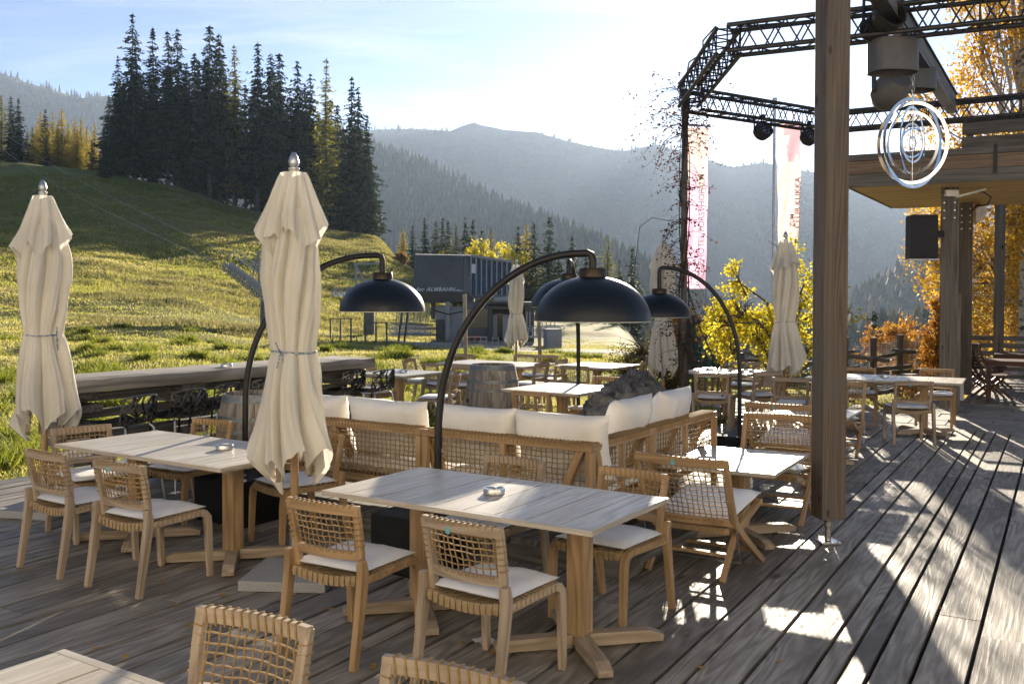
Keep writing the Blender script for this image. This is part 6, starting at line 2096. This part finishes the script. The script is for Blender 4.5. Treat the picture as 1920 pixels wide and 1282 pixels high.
YT = atY(1462, 740, 16.6)
broadleaf('small_tree', 'small tree with bright yellow leaves behind the folded parasol', YT.x, 16.6, [(0, 0, -.1), (-.08, 0, .5), (.02, .05, 1.1), (.05, 0, 1.7)], .10,
          [(-.75, 0, 1.75, .42, .5, .50, 1.3), (-.35, .2, 1.35, .55, .6, .45, 1.6), (.1, 0, 1.45, .5, .6, .6, 1.6), (.35, .1, 2.15, .42, .45, .45, .9), (-.9, .1, 1.15, .35, .4, .35, .8), (.6, 0, 1.2, .4, .5, .5, .6), (-.1, 0, .9, .6, .5, .35, 1.0), (1.25, 0, 1.75, .28, .3, .35, .15), (-.75, 0, 2.3, .3, .3, .35, .45), (-1.1, 0, 1.6, .35, .4, .5, .8), (.1, .1, 2.75, .5, .3, .45, .22), (.75, 0, 2.3, .35, .4, .5, .2), (.9, 0, 1.0, .3, .4, .4, .15)],
          7200, .060, 'yellowleaf', seed=4, twigs=170, dz=-.15)
p = atY(1310, 640, 19.5)
broadleaf('small_tree', 'low orange yellow shrub behind the green net screen', p.x, 21.5, [(0, 0, -.2), (0, 0, .6)], .06, [(0, 0, 1.1, .6, .5, .5, 1), (.5, 0, .9, .5, .5, .5, 1), (.2, 0, 1.6, .4, .4, .35, .6), (-.4, .2, .8, .4, .4, .4, .6)], 2600, .07, 'orangeleaf', seed=9, twigs=40, dz=-.3)
p = atY(1218, 700, 16.8)
broadleaf('bush', 'twiggy half bare olive bush behind the sofa', p.x, 17.2, [(0, 0, -.1), (0, 0, .25)], .06, [(-.35, 0, .75, .42, .5, .42, 1), (.3, 0, .8, .45, .5, .42, 1), (0, .2, 1.05, .5, .5, .32, 1), (.55, 0, .5, .4, .4, .4, .7), (-.5, -.1, .45, .35, .4, .35, .7), (0, 0, .5, .5, .5, .4, .8)], 5200, .038, 'bushleaf', seed=11, twigs=260, cat='bush', bark='twig', dz=-.15)
p = atY(1740, 640, 18.6)
broadleaf('hedge_bush', 'dense rust orange bush beside the nearest canopy post', p.x + .05, 18.4, [(0, 0, -.3), (0, 0, .5)], .05, [(0, 0, .5, .42, .4, .55, 1), (.05, 0, 1.2, .40, .4, .5, 1), (.1, 0, 1.75, .28, .35, .3, .5), (-.35, 0, .3, .35, .3, .35, .5)], 5200, .06, 'orangeleaf', seed=13, twigs=60, cat='bush', dz=-.2)
# birches
def birch(label, x, y, hgt, blobs, nleaf, seed, leaf=.085):
    broadleaf('birch_tree', label, x, y, [(0, 0, -.5), (.05, 0, hgt * .3), (-.08, .05, hgt * .6), (.05, 0, hgt)], .17, blobs, nleaf, leaf, 'birchleaf', 'orange birches beyond the canopy', 'birchbark', seed, 240, .45, -.3)


bl = []
rb = random.Random(20)
for k in range(20):
    z = rb.uniform(3.6, 11.0); a = rb.uniform(0, 6.28); r_ = rb.uniform(.6, 2.7) * (1.1 - .05 * z)
    bl.append((r_ * math.cos(a), r_ * math.sin(a), z, rb.uniform(.6, 1.0), rb.uniform(.6, 1.0), rb.uniform(.7, 1.2), 1))
for k in range(7): bl.append((rb.uniform(-2.6, -1.2), rb.uniform(-1.2, 1.2), rb.uniform(4.2, 9.5), .65, .65, .9, .8))
birch('tall orange birch with drooping leaves above the canopy', 12.6, 23.5, 11.5, bl, 22000, 5)
bl = []
for k in range(26):
    a = rb.uniform(0, 6.28); r_ = rb.uniform(0, 2.6); bl.append((r_ * math.cos(a), r_ * math.sin(a), rb.uniform(.4, 4.6), rb.uniform(.6, 1.0), rb.uniform(.6, 1.0), rb.uniform(.6, .9), 1))
birch('leafy orange birch glowing between the canopy posts', 14.2, 27.0, 6.5, bl, 16000, 6)
bl = []
for k in range(14):
    a = rb.uniform(0, 6.28); r_ = rb.uniform(0, 1.5); bl.append((r_ * math.cos(a), r_ * math.sin(a), rb.uniform(2.6, 5.6), rb.uniform(.5, .8), rb.uniform(.5, .8), rb.uniform(.7, 1.0), 1))
birch('orange birch whose branches hang beside the loudspeaker', 13.5, 29.0, 6.5, bl, 4500, 7)
for lab, px, top, Y, sd_, mt in (('small yellow tree just right of the station roof', 945, 450, 116, 31, 'yellowleaf'), ('small round yellow tree behind the middle of the station roof', 893, 446, 117, 32, 'yellowleaf'), ('low yellow bush at the left end of the station roof', 752, 472, 118, 33, 'orangeleaf'), ('low orange bush over the station roof', 832, 468, 114, 34, 'yellowleaf'),
                            ('orange autumn tree low behind the rail fence', 1690, 590, 46, 35, 'orangeleaf'), ('second orange autumn tree behind the rail fence', 1660, 594, 48, 36, 'orangeleaf')):
    x = atY(px, top, Y).x; g = tz(x, Y); hh = atY(px, top, Y).z - g
    w_ = min(hh * .42, 2.2 if Y > 60 else 1.2)
    c0 = hh - w_ * .9
    broadleaf('autumn_tree', lab, x, Y, [(0, 0, -.2), (0, 0, hh * .6)], .12, [(0, 0, c0, w_, w_, w_ * .8, 1), (w_ * .6, 0, c0 - w_ * .4, w_ * .7, w_ * .7, w_ * .7, .7), (-w_ * .6, 0, c0 - w_ * .5, w_ * .7, w_ * .7, w_ * .6, .7), (0, 0, c0 - w_, w_, w_, w_, .8)], 2600, .28 if Y > 60 else .14, mt, 'autumn trees around the terrace', seed=sd_, twigs=24)


# ------------------------------------------------------------------ grass: blades and tussocks on the meadow and lawn
def on_deck(x, y):
    s = x * DU.x + y * DU.y; t = x * DV.x + y * DV.y
    far = np.where(s < -9.3, 5.6, np.where(s < -4.4, 11.0, 18.6))
    return t < far + .02


def blades(name, x, y, hgt, wid, lean, mat, label, seed, rbase=.5):
    rng = np.random.default_rng(seed); n = len(x)
    z = terrain(x, y) - .01
    a = rng.random(n) * 6.28; b = rng.random(n) * 6.28
    dx, dy = np.cos(a) * wid / 2, np.sin(a) * wid / 2
    lx, ly = np.cos(b) * lean * hgt, np.sin(b) * lean * hgt
    v0 = np.stack([x - dx, y - dy, z], -1); v1 = np.stack([x + dx, y + dy, z], -1); v2 = np.stack([x + lx, y + ly, z + hgt], -1)
    V_ = np.stack([v0, v1, v2], 1).reshape(-1, 3)
    o = mesh_np(name, V_, np.arange(len(V_)).reshape(-1, 3), M[mat], r=np.repeat(np.clip(rng.normal(rbase, .25, n), 0, 1), 3))
    tag(o, kind='stuff', label=label)


rg = np.random.default_rng(5)
n = 300000
az = np.radians(rg.uniform(-41, 32, n)); rr = 9.5 * (70 / 9.5) ** (rg.random(n) ** .8)
x, y = rr * np.sin(az), rr * np.cos(az)
k = ~on_deck(x, y) & ~((np.abs(x - 4) < 9) & (y > 38) & (fbm(x * .3, y * .3, 3) > -.04))
x, y, rr = x[k], y[k], rr[k]
pt = fbm(x * .35 + 3, y * .35, 3)
h = (.025 + .035 * rg.random(len(x))) * (1 + 2.2 * np.clip(pt + .1, 0, 1)) * (.7 + rr / 60)
blades('meadow_grass', x, y, h, .009 + rr * .0008, .7, 'grassblade', 'short sunlit meadow grass', 1, .5)
# dark tussocks
T_ = rg.uniform(0, 1, (230, 2)); ta_ = np.radians(-30 + 44 * T_[:, 0]); tr_ = 12 * (40 / 12) ** T_[:, 1]
cx_, cy_ = tr_ * np.sin(ta_), tr_ * np.cos(ta_)
per = 170
i = np.repeat(np.arange(230), per)
sp = rg.uniform(.18, .55, 230)[i]
x = cx_[i] + rg.normal(0, 1, len(i)) * sp * .75; y = cy_[i] + rg.normal(0, 1, len(i)) * sp * .4
k = ~on_deck(x, y) & ~((np.abs(x - 4) < 9) & (y > 38)); x, y, i = x[k], y[k], i[k]
d = np.hypot(x - cx_[i], (y - cy_[i]) * 1.7) / rg.uniform(.3, .6, len(x))
blades('tussock_grass', x, y, .24 * np.exp(-d * d) * (.6 + .6 * rg.random(len(x))) + .06, .012 + np.hypot(x, y) * .0009, .8, 'tussock', 'dark green tussocks of rank grass in the meadow', 2)
# dry straw on the upper slope
n = 140000
az = np.radians(rg.uniform(-30, -2, n)); rr = 40 + 110 * rg.random(n) ** .8; x, y = rr * np.sin(az), rr * np.cos(az)
k = (fbm(x * .05 + 2, y * .07, 3) + fbm(x * .3, y * .3, 2) * .6 > .10 * rg.random(n) + .10 * np.clip((62 - rr) / 15, 0, 2)); x, y, rr = x[k], y[k], rr[k]
blades('dry_grass', x, y, .12 + .26 * rg.random(len(x)), .015 + rr * .0008, .5, 'straw', 'dry straw coloured grass on the upper slope', 3)
n = 260000
az = np.radians(rg.uniform(-31, -1, n)); rr = rg.uniform(60, 168, n); x, y = rr * np.sin(az), rr * np.cos(az)
blades('slope_grass', x, y, .07 + .20 * rg.random(len(x)), .02 + rr * .0008, .8, 'grassblade', 'rough green grass on the upper slope', 4, .35)
if False:
    pass
